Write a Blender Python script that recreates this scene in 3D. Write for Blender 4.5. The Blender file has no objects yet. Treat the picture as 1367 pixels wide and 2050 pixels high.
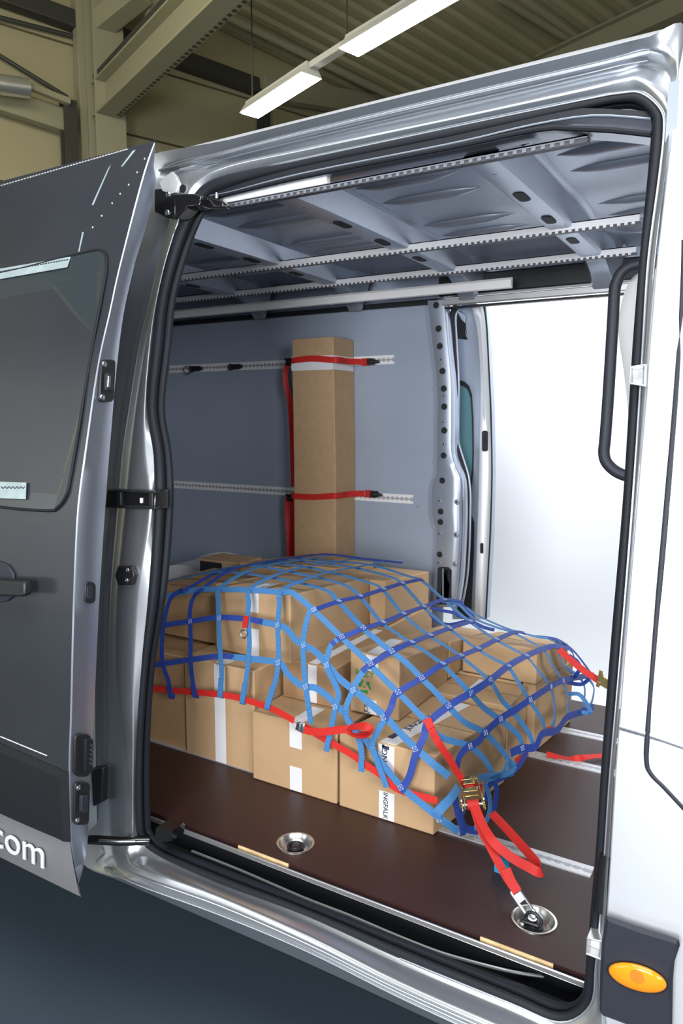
import bpy, bmesh, math, random
from mathutils import Vector as V, Matrix
random.seed(7)
C = bpy.context.scene.collection
# ------------------------------------------------------------------ camera
YAW, PIT, ROL, FPX = .5386099, .12430832, -.00313044, 1469.53
CAM = V((0, 0, 1.2))
cy, sy, cp, sp = math.cos(YAW), math.sin(YAW), math.cos(PIT), math.sin(PIT)
fw = V((-sy*cp, cy*cp, -sp)); r0 = V((cy, sy, 0)); d0 = fw.cross(r0)
rt = r0*math.cos(ROL) + d0*math.sin(ROL); dn = d0*math.cos(ROL) - r0*math.sin(ROL)
cd = bpy.data.cameras.new('camera'); cam = bpy.data.objects.new('camera', cd); C.objects.link(cam)
m = Matrix((rt, -dn, -fw)).transposed().to_4x4(); m.translation = CAM
cam.matrix_world = m
cd.sensor_fit = 'VERTICAL'; cd.sensor_height = 36; cd.lens = FPX/2050*36; cd.clip_start = .02; cd.clip_end = 200
bpy.context.scene.camera = cam

def ray(x, y): return rt*((x-683.5)/FPX) + dn*((y-1025)/FPX) + fw
def at(x, y, X=None, Y=None, Z=None):
    """point of the place seen at a spot of the photo, on a plane of constant X, Y or Z"""
    d = ray(x, y)
    if X is not None: t = (X-CAM.x)/d.x
    elif Y is not None: t = (Y-CAM.y)/d.y
    else: t = (Z-CAM.z)/d.z
    return CAM + d*t
def atn(x, y, n, k):
    d = ray(x, y); return CAM + d*((k-CAM.dot(n))/d.dot(n))
def lerp_tab(tab, z):
    if z <= tab[0][0]: return tab[0][1]
    for (a, va), (b, vb) in zip(tab, tab[1:]):
        if z <= b: return va+(vb-va)*(z-a)/(b-a)
    return tab[-1][1]
# side profile of the van body and of the open sliding door: Y for a height
BODY = [(-.3,1.405),(.1,1.41),(.4,1.42),(.67,1.435),(1.0,1.465),(1.14,1.49),(1.34,1.53),(1.5,1.57),(1.7,1.62),(1.85,1.66),(2.0,1.70)]
DOOR = [(-.04,1.182),(.03,1.166),(.12,1.160),(.32,1.164),(.46,1.176),(.67,1.192),(.88,1.212),(1.0,1.227),(1.14,1.257),(1.34,1.304),(1.47,1.348),(1.655,1.41),(1.85,1.483),(1.93,1.515)]
def onto(x, y, tab, off=0.):
    d = ray(x, y); t = 1.5/d.y
    for _ in range(30): t = (lerp_tab(tab, CAM.z+d.z*t)+off)/d.y
    return CAM + d*t
def body(x, y, off=0.): return onto(x, y, BODY, off)
def door(x, y, off=0.): return onto(x, y, DOOR, off)

# ------------------------------------------------------------------ meshes
def cr(pts, n=6, closed=False):
    """Catmull-Rom through points"""
    P = [V(p) for p in pts]; N = len(P); out = []
    if N < 3 and not closed:
        return [P[0].lerp(P[1], i/n) for i in range(n+1)]
    rng = N if closed else N-1
    for i in range(rng):
        if closed: p0, p1, p2, p3 = P[i-1], P[i], P[(i+1) % N], P[(i+2) % N]
        else: p0, p1, p2, p3 = P[max(i-1, 0)], P[i], P[i+1], P[min(i+2, N-1)]
        for k in range(n):
            t = k/n
            out.append(.5*((2*p1)+(p2-p0)*t+(2*p0-5*p1+4*p2-p3)*t*t+(3*p1-p0-3*p2+p3)*t**3))
    if not closed: out.append(P[-1].copy())
    return out
WL = {}
class MB:
    def __init__(s): s.v = []; s.f = []; s.m = []; s.uv = []; s.mi = 0
    def add(s, vs, fs, uv=None):
        b = len(s.v); s.v += [V(p) for p in vs]; s.uv += uv if uv else [(0., 0.)]*len(vs)
        for f in fs: s.f.append([i+b for i in f]); s.m.append(s.mi)
        return s
    def box(s, p, q):
        x0, x1 = sorted((p[0], q[0])); y0, y1 = sorted((p[1], q[1])); z0, z1 = sorted((p[2], q[2]))
        vs = [(x, y, z) for x in (x0, x1) for y in (y0, y1) for z in (z0, z1)]
        return s.add(vs, [(0,1,3,2),(4,6,7,5),(0,4,5,1),(2,3,7,6),(0,2,6,4),(1,5,7,3)])
    def obox(s, c, ax, h):
        """oriented box: centre, three axes, three half sizes"""
        c = V(c); a = [V(k).normalized()*l for k, l in zip(ax, h)]
        vs = [c+a[0]*i+a[1]*j+a[2]*k for i in (-1,1) for j in (-1,1) for k in (-1,1)]
        return s.add(vs, [(0,1,3,2),(4,6,7,5),(0,4,5,1),(2,3,7,6),(0,2,6,4),(1,5,7,3)])
    def prism(s, poly, ext):
        n = len(poly); e = V(ext); P = [V(p) for p in poly]
        return s.add(P+[p+e for p in P], [tuple(range(n))[::-1], tuple(range(n, 2*n))]+[(i,(i+1)%n,(i+1)%n+n,i+n) for i in range(n)])
    def loft(s, rings, cr_=False, cl=False):
        n = len(rings[0]); vs = [p for r in rings for p in r]; fs = []
        R = len(rings)
        for i in range(R if cl else R-1):
            for j in range(n if cr_ else n-1):
                a, b = i*n+j, i*n+(j+1) % n; c, d = ((i+1) % R)*n+(j+1) % n, ((i+1) % R)*n+j
                fs.append((a, b, c, d))
        return s.add(vs, fs)
    def tube(s, path, r, n=10, closed=False, flat=None, caps=True):
        P = [V(p) for p in path]; N = len(P)
        T = []
        for i in range(N):
            a = P[i-1] if (i or closed) else P[i]; b = P[(i+1) % N] if (i < N-1 or closed) else P[i]
            T.append((b-a).normalized())
        ref = V((0, -1, 0)) if abs(T[0].y) < .9 else V((0, 0, 1))
        u = (ref-T[0]*ref.dot(T[0])).normalized(); rings = []
        for i in range(N):
            u = (u-T[i]*u.dot(T[i])).normalized(); w = T[i].cross(u)
            R = r[i] if isinstance(r, (list, tuple)) else r
            fl = flat if flat else 1
            rings.append([P[i]+u*(R*fl*math.cos(2*math.pi*k/n))+w*(R*math.sin(2*math.pi*k/n)) for k in range(n)])
        s.loft(rings, True, closed)
        if not closed and caps:
            b = len(s.v)-N*n
            s.f.append([b+k for k in range(n)]); s.m.append(s.mi)
            s.f.append([b+(N-1)*n+k for k in range(n)][::-1]); s.m.append(s.mi)
        return s
    def ribbon(s, path, nor, w, t=.0018, sub=5, twist=None):
        """flat strap along a path; nor: one normal or one per path point"""
        P = [V(p) for p in path]
        NN = [V(nor)]*len(P) if isinstance(nor, (V, tuple)) else [V(k) for k in nor]
        Q = cr(P, sub); M = cr(NN, sub); N = len(Q); vs = []; uv = []; L = 0
        for i in range(N):
            T = (Q[min(i+1, N-1)]-Q[max(i-1, 0)]).normalized()
            n = M[i]-T*M[i].dot(T)
            if n.length < 1e-5: n = T.orthogonal()
            n.normalize(); B = T.cross(n)
            if twist: 
                a = twist*i/(N-1); n, B = n*math.cos(a)+B*math.sin(a), B*math.cos(a)-n*math.sin(a)
            if i: L += (Q[i]-Q[i-1]).length
            for a, b in ((-1, 1), (1, 1), (1, -1), (-1, -1)):
                vs.append(Q[i]+B*(a*w/2)+n*(b*t/2)); uv.append((L, a*w/2))
        fs = []
        for i in range(N-1):
            for k in range(4): fs.append((i*4+k, i*4+(k+1) % 4, i*4+4+(k+1) % 4, i*4+4+k))
        fs += [(3, 2, 1, 0), tuple((N-1)*4+k for k in range(4))]
        return s.add(vs, fs, uv)
    def lathe(s, c, ax, prof, n=24, sx=1):
        c = V(c); a = V(ax).normalized(); u = a.orthogonal().normalized(); w = a.cross(u)
        return s.loft([[c+a*h+u*(r*sx*math.cos(2*math.pi*k/n))+w*(r*math.sin(2*math.pi*k/n)) for k in range(n)] for r, h in prof], True)
    def disc(s, c, ax, r, h, n=20):
        return s.lathe(c, ax, [(1e-4, 0), (r, 0), (r, h), (1e-4, h)], n)
    def build(s, name, mats, parent=None, smooth=False, bevel=0, seg=2, label=None, kind=None, ang=40):
        xs = [p.x for p in s.v]; ys = [p.y for p in s.v]; zs = [p.z for p in s.v]
        o0 = V(((min(xs)+max(xs))/2, (min(ys)+max(ys))/2, min(zs)))
        me = bpy.data.meshes.new(name); me.from_pydata([p-o0 for p in s.v], [], s.f)
        mats = mats if isinstance(mats, (list, tuple)) else [mats]
        for k in mats: me.materials.append(k)
        me.polygons.foreach_set('material_index', s.m)
        if any(u != (0., 0.) for u in s.uv):
            L = me.uv_layers.new(name='UVMap')
            for lp in me.loops: L.data[lp.index].uv = s.uv[lp.vertex_index]
        bm = bmesh.new(); bm.from_mesh(me); bmesh.ops.recalc_face_normals(bm, faces=bm.faces); bm.to_mesh(me); bm.free()
        o = bpy.data.objects.new(name, me); C.objects.link(o)
        put(o, o0, parent)
        if bevel:
            md = o.modifiers.new('bevel', 'BEVEL'); md.width = bevel; md.segments = seg; md.limit_method = 'ANGLE'; md.angle_limit = math.radians(35)
        if smooth or bevel:
            for p in me.polygons: p.use_smooth = True
            me.set_sharp_from_angle(angle=math.radians(ang))
        if label: o['label'] = label
        if kind: o['kind'] = kind
        return o
def put(o, loc, parent=None):
    WL[o.name] = V(loc)
    if parent is not None: o.parent = parent; o.location = V(loc)-WL[parent.name]
    else: o.location = V(loc)
def tag(o, label, cat, group=None):
    o['label'] = label; o['category'] = cat
    if group: o['group'] = group
    return o
def thing(name, label, cat, loc, group=None):
    o = bpy.data.objects.new(name, None); C.objects.link(o); o.empty_display_size = .05
    put(o, loc); return tag(o, label, cat, group)

# ------------------------------------------------------------------ materials
def mat(name, col, rough=.5, metal=0., noise=0., nscale=8., bump=0., bscale=60., coat=0., spec=.5, emit=None, trans=0.):
    m = bpy.data.materials.new(name); m.use_nodes = True; nt = m.node_tree; b = nt.nodes['Principled BSDF']
    b.inputs['Base Color'].default_value = (*col, 1); b.inputs['Roughness'].default_value = rough; b.inputs['Metallic'].default_value = metal
    b.inputs['Coat Weight'].default_value = coat; b.inputs['Coat Roughness'].default_value = .08; b.inputs['Specular IOR Level'].default_value = spec
    if trans: b.inputs['Transmission Weight'].default_value = trans
    if emit: b.inputs['Emission Color'].default_value = (*emit[0], 1); b.inputs['Emission Strength'].default_value = emit[1]
    tc = nt.nodes.new('ShaderNodeTexCoord')
    if noise:
        n = nt.nodes.new('ShaderNodeTexNoise'); n.inputs['Scale'].default_value = nscale; n.inputs['Detail'].default_value = 5
        nt.links.new(tc.outputs['Object'], n.inputs['Vector'])
        r = nt.nodes.new('ShaderNodeValToRGB'); r.color_ramp.elements[0].position = .3; r.color_ramp.elements[1].position = .7
        r.color_ramp.elements[0].color = (*[c*(1-noise) for c in col], 1); r.color_ramp.elements[1].color = (*[min(1, c*(1+noise)) for c in col], 1)
        nt.links.new(n.outputs['Fac'], r.inputs['Fac']); nt.links.new(r.outputs['Color'], b.inputs['Base Color'])
    if bump:
        n2 = nt.nodes.new('ShaderNodeTexNoise'); n2.inputs['Scale'].default_value = bscale; n2.inputs['Detail'].default_value = 3
        nt.links.new(tc.outputs['Object'], n2.inputs['Vector'])
        bp = nt.nodes.new('ShaderNodeBump'); bp.inputs['Strength'].default_value = bump; bp.inputs['Distance'].default_value = .002
        nt.links.new(n2.outputs['Fac'], bp.inputs['Height']); nt.links.new(bp.outputs['Normal'], b.inputs['Normal'])
    return m
def web_mat(name, col, period=.0045, amt=.3, bst=.4):
    """woven webbing: fine cross ribs along the strap (UV in metres)"""
    m = mat(name, col, .55, spec=.3); nt = m.node_tree; b = nt.nodes['Principled BSDF']
    uv = nt.nodes.new('ShaderNodeUVMap'); w = nt.nodes.new('ShaderNodeTexWave'); w.wave_type = 'BANDS'; w.bands_direction = 'X'
    w.inputs['Scale'].default_value = 2*math.pi/period/20; w.inputs['Distortion'].default_value = .4
    nt.links.new(uv.outputs['UV'], w.inputs['Vector'])
    r = nt.nodes.new('ShaderNodeValToRGB'); r.color_ramp.elements[0].color = (*[c*(1-amt) for c in col], 1); r.color_ramp.elements[1].color = (*[min(1, c*(1+amt)) for c in col], 1)
    nt.links.new(w.outputs['Fac'], r.inputs['Fac']); nt.links.new(r.outputs['Color'], b.inputs['Base Color'])
    bp = nt.nodes.new('ShaderNodeBump'); bp.inputs['Strength'].default_value = bst; bp.inputs['Distance'].default_value = .001
    nt.links.new(w.outputs['Fac'], bp.inputs['Height']); nt.links.new(bp.outputs['Normal'], b.inputs['Normal'])
    return m
SILVER = mat('silver_paint', (.60,.63,.67), .30, .90, coat=.1)
SILVERD = mat('silver_paint_panel', (.72,.745,.785), .38, .5, coat=.3)
GREYPAINT = mat('silver_interior_paint', (.40,.45,.54), .34, .62)
LINING = mat('grey_lining_board', (.31,.36,.45), .40, 0, noise=.05, nscale=3, bump=.06, bscale=400)
RUBBER = mat('black_rubber', (.010,.012,.017), .55, spec=.25)
BLACK = mat('black_plastic', (.012,.013,.015), .4)
BLACKGL = mat('black_coated_steel', (.008,.008,.009), .16, .0, coat=.5)
TRIM = mat('dark_grey_plastic', (.022,.025,.036), .5, spec=.35)
FILM = mat('anthracite_film', (.027,.030,.036), .22, .0, noise=.12, nscale=2.5, coat=.25)
GLASSD = mat('tinted_glass', (.028,.036,.04), .05, .0, coat=.6, spec=.7)
GLASST = mat('teal_glass', (.10,.22,.25), .12)
WHITE = mat('white_plastic', (.88,.88,.88), .4)
ALU = mat('aluminium', (.78,.79,.80), .3, .85)
ALUW = mat('anodised_rail', (.88,.89,.91), .40, .2)
STEEL = mat('stainless_steel', (.66,.65,.62), .28, 1.)
ZINC = mat('zinc_plated_steel', (.62,.66,.72), .25, 1.)
BRASSY = mat('yellow_zinc_steel', (.62,.47,.20), .25, 1., noise=.2, nscale=60)
FLOORB = mat('brown_phenolic_plywood', (.034,.0135,.012), .36, spec=.35, bump=.25, bscale=900)
PLY = mat('plywood_edge', (.72,.52,.28), .6, noise=.2, nscale=40)
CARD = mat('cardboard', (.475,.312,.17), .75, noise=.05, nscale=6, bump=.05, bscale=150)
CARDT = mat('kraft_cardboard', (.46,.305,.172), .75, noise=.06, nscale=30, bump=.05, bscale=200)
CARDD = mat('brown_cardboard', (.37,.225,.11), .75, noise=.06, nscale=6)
CARDE = mat('cardboard_cut_edge', (.40,.25,.13), .8)
TAPE = mat('white_tape', (.74,.75,.78), .35, bump=.1, bscale=60)
INK = mat('dark_ink', (.03,.03,.06), .6)
GREEN = mat('green_ink', (.03,.25,.07), .6)
RED = web_mat('red_webbing', (.52,.022,.017), .003, .10, .12)
WEBLIT = web_mat('blue_webbing_lit', (.052,.180,.40))  # net webbing where it catches light, the brightness put into the colour
WEBSHADE = web_mat('blue_webbing_shaded', (.022,.052,.27), .0035, .2, .25)  # same net webbing on its darker runs, shade put into the colour
THREAD = mat('white_thread', (.50,.60,.80), .7)
ORANGE = mat('amber_lens', (.95,.30,.01), .15, coat=.5)
ORANGED = mat('amber_lamp_bulb', (.55,.20,.02), .3)
HOLE = mat('dark_opening', (.006,.007,.009), .7)
GROUND = mat('grey_hall_floor', (.045,.064,.085), .55, spec=.3, noise=.12, nscale=150, bump=.05, bscale=300)
HWALL = mat('hall_wall_panel', (.44,.395,.235), .6)
HPALE = mat('pale_grey_wall_paint', (.55,.57,.58), .7)
HROOF = mat('hall_roof_sheet', (.44,.41,.25), .5)
HSTEEL = mat('hall_steel_cream', (.36,.34,.225), .5)
HDARK = mat('hall_steel_dark', (.05,.05,.042), .5)
LAMPW = mat('lamp_housing', (.6,.6,.55), .5)
LAMPE = mat('lamp_diffuser', (1,1,1), .5, emit=((1,.95,.80), 42.))
BACKD = mat('white_backdrop_paper', (.80,.82,.86), .8, bump=.05, bscale=3)
# ================================================================== the van
van = thing('cargo_van', 'silver cargo van with its side door slid open and cartons inside', 'van', (-.9, 1.5, -.62))
def part(name, mb, m, parent=van, **k): return mb.build(name, m, parent, **k)

# --- pressed sheet metal around the side opening: six outlines, from the seal outwards
A = [(272,1640),(273,1500),(283,1340),(299,1184),(309,1018),(309,912),(295,815),(305,697),(317,600),(338,513),(368,433),(400,381),(456,352),(600,320),(900,256),(1167,200),(1240,187),(1284,187),(1322,220),(1328,262),(1319,350),(1297,517),(1287,673),(1279.5,800),(1264.5,1018),(1242,1300),(1221,1542),(1211,1689),(1201,1835),(1192,1935),(1181,2012),(1120,2046),(1014,2005),(800,1918),(615,1835),(440,1769),(322,1716),(282,1682)]
S = [(291,1640),(290,1500),(300,1340),(324,1184),(337,1018),(334,912),(320,815),(333,690),(342,600),(365,513),(395,436),(425,396),(470,380),(600,345),(900,285),(1167,226),(1240,212),(1280,217),(1300,240),(1301,265),(1294,350),(1277.6,517),(1265,673),(1257,800),(1243,1018),(1219,1300),(1200.5,1542),(1191,1689),(1180,1820),(1172,1908),(1160,2000),(1115,2018),(1014,1977),(800,1890),(615,1815),(440,1747),(330,1702),(297,1675)]
C1 = [(266,1640),(267,1500),(266,1340),(275,1170),(303,1020),(290,915),(290,815),(300,690),(313.5,602),(335,511),(363,430),(387,365),(456,330),(600,299),(900,237),(1167,178),(1240,159),(1284,158),(1334,213),(1331,262),(1322,350),(1300.5,519),(1290,673),(1282,800),(1266.5,1018),(1243.5,1300),(1223,1542),(1213,1689),(1203.5,1835),(1195,1938),(1190,2030),(1120,2064),(1014,2022),(800,1932),(615,1847),(440,1777),(316,1724),(272,1700)]
C2 = [(254,1640),(251,1500),(231,1340),(233,1184),(249,1018),(260,912),(271,815),(291,690),(311,600),(332.5,511),(358,432),(372,353),(456,323),(600,289),(900,222.5),(1167,159),(1240,144),(1291,132),(1340,152),(1336,262),(1326,350),(1304,520),(1293,673),(1284.5,800),(1267.5,1018),(1245,1300),(1225,1542),(1215.5,1689),(1206,1835),(1198,1942),(1198,2070),(1120,2105),(1014,2060),(800,1966),(615,1872),(440,1794),(300,1742),(255,1718)]
D = [(222,1640),(217,1500),(217,1340),(222,1184),(235.6,1020),(246,900),(259,815),(279,690),(301,600),(321,510),(343,436),(345,347),(456,316),(600,281),(900,211),(1167,149),(1240,131.5),(1296,121),(1348,150),(1338.5,262),(1328.5,350),(1308,521),(1296,673),(1287,800),(1269,1018),(1246,1300),(1226.5,1542),(1217.5,1689),(1208.5,1835),(1201,1947),(1205,2110),(1120,2122),(1014,2076),(800,1981),(615,1889),(440,1813),(285,1758),(235,1733)]
E_ = [(208,1640),(206,1500),(206,1340),(208,1184),(222,1018),(235,912),(247,815),(268,690),(287,600),(306,510),(322,438),(318,341),(456,305),(600,268),(900,197),(1167,136),(1240,118),(1300,104),(1354,122),(1341,262),(1331,350),(1311,521),(1298,673),(1289,800),(1270,1018),(1247,1300),(1228,1542),(1219.5,1689),(1211,1835),(1203,1950),(1215,2150),(1120,2140),(1014,2094),(800,1996),(615,1904),(440,1831),(268,1768),(210,1736)]
F_ = [(165,1640),(165,1500),(170,1340),(180,1184),(195,1018),(200,912),(210,815),(228,690),(244,600),(262,510),(258,438),(262,327),(456,280),(600,244),(900,170.5),(1167,106),(1240,87.5),(1300,73),(1372,56),(1343,262),(1333,350),(1313,521),(1300,673),(1291,800),(1272,1018),(1249,1300),(1230,1542),(1221.5,1689),(1213,1835),(1206,1953),(1225,2170),(1120,2160),(1014,2112),(800,2013),(615,1928),(440,1851),(250,1768),(164,1726)]
nst = len(A)
def offs(i):
    """how far each outline stands out from the side of the van (left, top, right, bottom stations)"""
    L = (0, -.014, -.016, .022, .018, .03); T = (0, -.020, .018, .0, -.028, -.052); R = (0, -.008, -.012, -.014, -.016, .01); B = (0, -.012, -.055, -.062, -.066, -.045)
    if i <= 10: return L
    if i == 11: return [(a+b)/2 for a, b in zip(L, T)]
    if i <= 17: return T
    if i == 18: return [(a+b)/2 for a, b in zip(T, R)]
    if i <= 29: return R
    if i == 30: return [(a+b)/2 for a, b in zip(R, B)]
    if i <= 36: return B
    return [(a+b)/2 for a, b in zip(B, L)]
rings = []
for k, ring in enumerate((A, C1, C2, D, E_, F_)):
    rings.append([body(*p, offs(i)[k]) for i, p in enumerate(ring)])
inner = [p+V((0, .045, 0)) for p in rings[0]]
rings = [cr(r, 5, True) for r in [inner]+rings]
fine = []
for j in range(len(rings[0])):
    col = [r[j] for r in rings]
    q = col[1:]
    for _ in range(2):                                            # corner cutting: soft pressed edges
        nq = [q[0]]
        for a, b in zip(q, q[1:]): nq += [a.lerp(b, .13), a.lerp(b, .87)]
        q = nq+[q[-1]]
    fine.append([col[0]]+q)
mb = MB(); mb.loft(fine, False, True)
shell = part('body_shell', mb, SILVER, smooth=True, ang=70)

for ring, k, st in ((D, 3, range(30, 38)), (E_, 4, range(30, 38)), (D, 3, range(11, 18)), (E_, 4, range(11, 18)), (A, 0, range(12, 34))):
    mb = MB(); mb.tube(cr([body(*ring[i], offs(i)[k]-(.003 if st[0] > 20 or k in (0, 4) else .006)) for i in st], 5), .0032 if st[0] > 20 else .0030 if k == 4 else .0018, 8); part('pressed_bead', mb, SILVER, shell, smooth=True)
# --- rubber seal around the opening
ps = [body(*p, .004) for p in A]; qs = [body(*p, .012) for p in S]
mid = cr([a.lerp(b, .37) for a, b in zip(ps, qs)], 5, True); rad = []
rr = [max(.006, (a-b).length*.39) for a, b in zip(ps, qs)]
for i in range(nst):
    for k in range(5): rad.append(rr[i]+(rr[(i+1) % nst]-rr[i])*k/5)
mb = MB(); mb.tube(mid, rad, 14, closed=True, flat=.9)
seal = part('door_seal', mb, RUBBER, smooth=True, ang=80)
lip = cr([q+V((0, .012, 0)) for q in qs], 5, True)
cen = sum(lip, V())/len(lip)
mb = MB(); mb.loft([[p+V((0, .012, 0)) for p in mid], [p.lerp(q, .8)+V((0, -.002, 0)) for p, q in zip(mid, lip)], lip, [p+V((0, .008, 0)) for p in lip]], True, False)
part('seal_lip', mb, RUBBER, seal, smooth=True, ang=50)

# --- roof, rear quarter and the other body panels that close the load space
mb = MB()
roofpts = [(1.66, 1.925), (1.70, 1.955), (1.80, 1.975), (2.4, 1.985), (3.0, 1.975), (3.15, 1.94), (3.2, 1.85)]
P = body(302, 317.5, -.012); Q = body(1372, 56, -.012)
prof = [(P.y+.0, P.z-.004), (P.y+.012, P.z+.012), (P.y+.05, P.z+.024), (2.4, P.z+.05), (3.05, P.z+.02), (3.2, P.z-.03), (3.22, P.z-.1)]
mb.loft([[V((x, y, z)) for y, z in prof] for x in (-3.7, -1.5, -.2, 1.0)])
mb.loft([[V((x, y+.004, z-.012)) for y, z in prof] for x in (-3.7, -1.5, -.2, 1.0)])
part('roof_skin', mb, SILVERD, smooth=True, ang=50)
mb = MB(); zs = [-.16, .1, .4, .67, 1.0, 1.14, 1.34, 1.5, 1.7, 1.85, 1.93]
mb.loft([[V((x, lerp_tab(BODY, z)+.02, z)) for z in zs] for x in (-3.7, -1.72)])
mb.loft([[V((x, lerp_tab(BODY, z)+.05, z)) for z in zs] for x in (-3.7, -1.60)])
part('rear_quarter_panel', mb, SILVERD, smooth=True)
mb = MB(); mb.box((-3.72, 1.45, -.1), (-3.68, 3.2, 1.9)); part('rear_door', mb, SILVERD)
mb = MB(); mb.box((-3.7, 1.48, -.2), (.9, 3.3, -.14)); part('underbody', mb, BLACK)

# --- front door panel at the right, with its pressed grooves
mb = MB(); xs = [1213, 1260, 1310, 1360, 1420]
def gapx(y):
    return lerp_tab([(56,1372),(100,1358),(262,1343),(350,1333),(521,1313),(673,1300),(800,1291),(1018,1272),(1300,1249),(1542,1230),(1689,1221.5),(1835,1213),(1953,1206),(2200,1195)], y)
rows = []
for y in [40, 100, 180, 262, 350, 440, 521, 600, 673, 800, 900, 1018, 1150, 1300, 1420, 1542, 1620, 1689, 1760, 1835, 1953, 2080, 2200]:
    g = gapx(y)
    rows.append([body(g+1.5, y, -.002), body(g+1.5, y, -.012), body(g+4, y, -.016), body(g+40, y, -.019), body(g+90, y, -.02), body(g+160, y, -.02), body(g+260, y, -.012)])
mb.loft(rows)
fd = part('front_door', mb, SILVERD, smooth=True, ang=35)
mb = MB()
gp = [(1369,480),(1367,566),(1352,800),(1330,1060),(1313,1250),(1297,1455),(1294,1522),(1303,1549),(1330,1577),(1372,1622)]
mb.tube(cr([body(x, y, -.0185) for x, y in gp], 6), .0052, 8, flat=.5); part('panel_groove', mb, TRIM, fd, smooth=True)
mb = MB(); mb.tube(cr([body(x, y, -.019) for x, y in [(1240,1455),(1300,1473),(1372,1498)]], 4), .006, 8, flat=.25); part('swage_line', mb, SILVER, fd, smooth=True)
mb = MB(); mb.tube(cr([body(x, y, -.018) for x, y in [(1334,381),(1350,378),(1372,376)]], 4), .002, 8, flat=.6); part('panel_seam', mb, SILVERD, fd, smooth=True)
# corner protection panel with the amber side lamp
cpx = [(1214,1833),(1286,1857),(1350,1877),(1358.5,1881),(1361,1892),(1350,1925),(1347,1960),(1345,2070),(1290,2066),(1252,2050),(1207,2033),(1200,2024),(1201,1950),(1205,1881)]
front = [body(x, y, -.040) for x, y in cpx]; back = [body(x, y, -.010) for x, y in cpx]
n = len(cpx); cc = sum(front, V())/n
inn = [p+(cc-p).normalized()*.008+V((0, -.006, 0)) for p in front]
mb = MB(); mb.loft([back, front, inn], True); mb.f.append([2*n+i for i in range(n)]); mb.m.append(0)
cpan = part('corner_trim', mb, TRIM, van, smooth=True, ang=30)
ctr = body(1276, 1957, -.048); rx, rz = [], []
def ell(s, yo):
    out = []
    for k in range(40):
        a = 2*math.pi*k/40; dx, dy = 62*s*math.cos(a), 26.5*s*math.sin(a); th = math.radians(18)
        out.append(body(1276+dx*math.cos(th)-dy*math.sin(th), 1957+dx*math.sin(th)+dy*math.cos(th), yo))
    return out
mb = MB(); mb.loft([ell(1.05, -.044), ell(1.05, -.0475), ell(.98, -.0475)], True); part('lamp_rim', mb, BLACK, cpan, smooth=True)
mb = MB(); mb.loft([ell(.98, -.045), ell(.97, -.051), ell(.9, -.055), ell(.6, -.058), ell(.3, -.0595), ell(.01, -.06)], True)
lens = part('side_lamp', mb, ORANGE, cpan, smooth=True, ang=80, label='amber oval side lamp lens')
mb = MB(); mb.lathe(body(1275, 1956, -.0595), (0, -1, 0), [(1e-4, 0), (.0125, 0), (.012, .0012), (1e-4, .0015)], 20); part('lamp_bulb', mb, ORANGED, cpan)

# --- pillar hardware at the left edge of the opening
def plate(px, tab, off, th, bev=.002, m=BLACK, name='plate', parent=van, label=None):
    mb = MB(); f = [onto(x, y, tab, off) for x, y in px]; mb.prism(f, (0, -th, 0)); return part(name, mb, m, parent, bevel=bev, label=label)
def screw(p, n, r, parent, name='screw'):
    mb = MB(); mb.lathe(p, n, [(1e-4, 0), (r, 0), (r, .002), (r*.8, .0035), (r*.35, .0035), (r*.3, .002), (1e-4, .002)], 18); return part(name, mb, ZINC, parent, smooth=True)
sp = plate([(242,1132),(270,1132),(275,1150),(270,1170),(242,1170),(236,1151)], BODY, -.018, .012, .003, BLACK, 'striker_plate')
for x, y in ((255.5,1141.5),(254,1161.5)): screw(body(x, y, -.031), (0, -1, 0), .007, sp)
mb = MB(); mb.disc(body(241, 1592, .018), (0, -1, 0), .009, .006); part('pillar_grommet', mb, BLACK)
# hollow stubs that the door latches into, at the front edge
def latch_socket(px, name='latch_socket'):
    mb = MB(); f = [body(x, y, -.034) for x, y in px]; n = 4
    c = sum(f, V())/4; i1 = [p+(c-p)*.18 for p in f]; i2 = [p+V((0, .025, 0)) for p in i1]; b = [p+V((0, .055, 0)) for p in f]
    mb.loft([b, f, i1, i2], True); mb.f.append([12, 13, 14, 15]); mb.m.append(0)
    return part(name, mb, ALU, bevel=.0015)
latch_socket([(1260,733),(1293,728),(1291,774),(1258,769)]); latch_socket([(1174,1877),(1205,1884),(1204,1924),(1172,1911)])
mb = MB(); mb.tube(cr([body(x, y, -.006) for x, y in [(1213,1712),(1207,1750),(1203,1790),(1199,1826)]], 4), .011, 8, flat=.6); part('guide_bumper', mb, BLACKGL, smooth=True)

# --- step well under the floor edge
mb = MB(); xl, xr = -1.62, -.16
mb.box((xl, 1.535, -.17), (xr, 1.56, -.004)); mb.box((xl, 1.40, -.15), (xr, 1.56, -.118))
mb.loft([[V((x, y, z)) for y, z in ((1.56, -.110), (1.512, -.110), (1.503, -.056), (1.47, -.052), (1.445, -.055))] for x in (xl, -.9, xr)])
part('step_well', mb, BLACK, smooth=True)
gl = [(384,1704),(480,1742),(607,1797),(700,1833),(794,1873),(873,1904),(936,1923),(1010,1942),(1060,1951),(1112,1957)]
mb = MB(); mb.tube(cr([at(x, y, Z=-.046) for x, y in gl], 4), .004, 8); part('step_guide_rail', mb, ALU, smooth=True)
gl2 = [(700,1852),(857,1899),(936,1935),(1014,1958),(1109,1965)]
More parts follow.
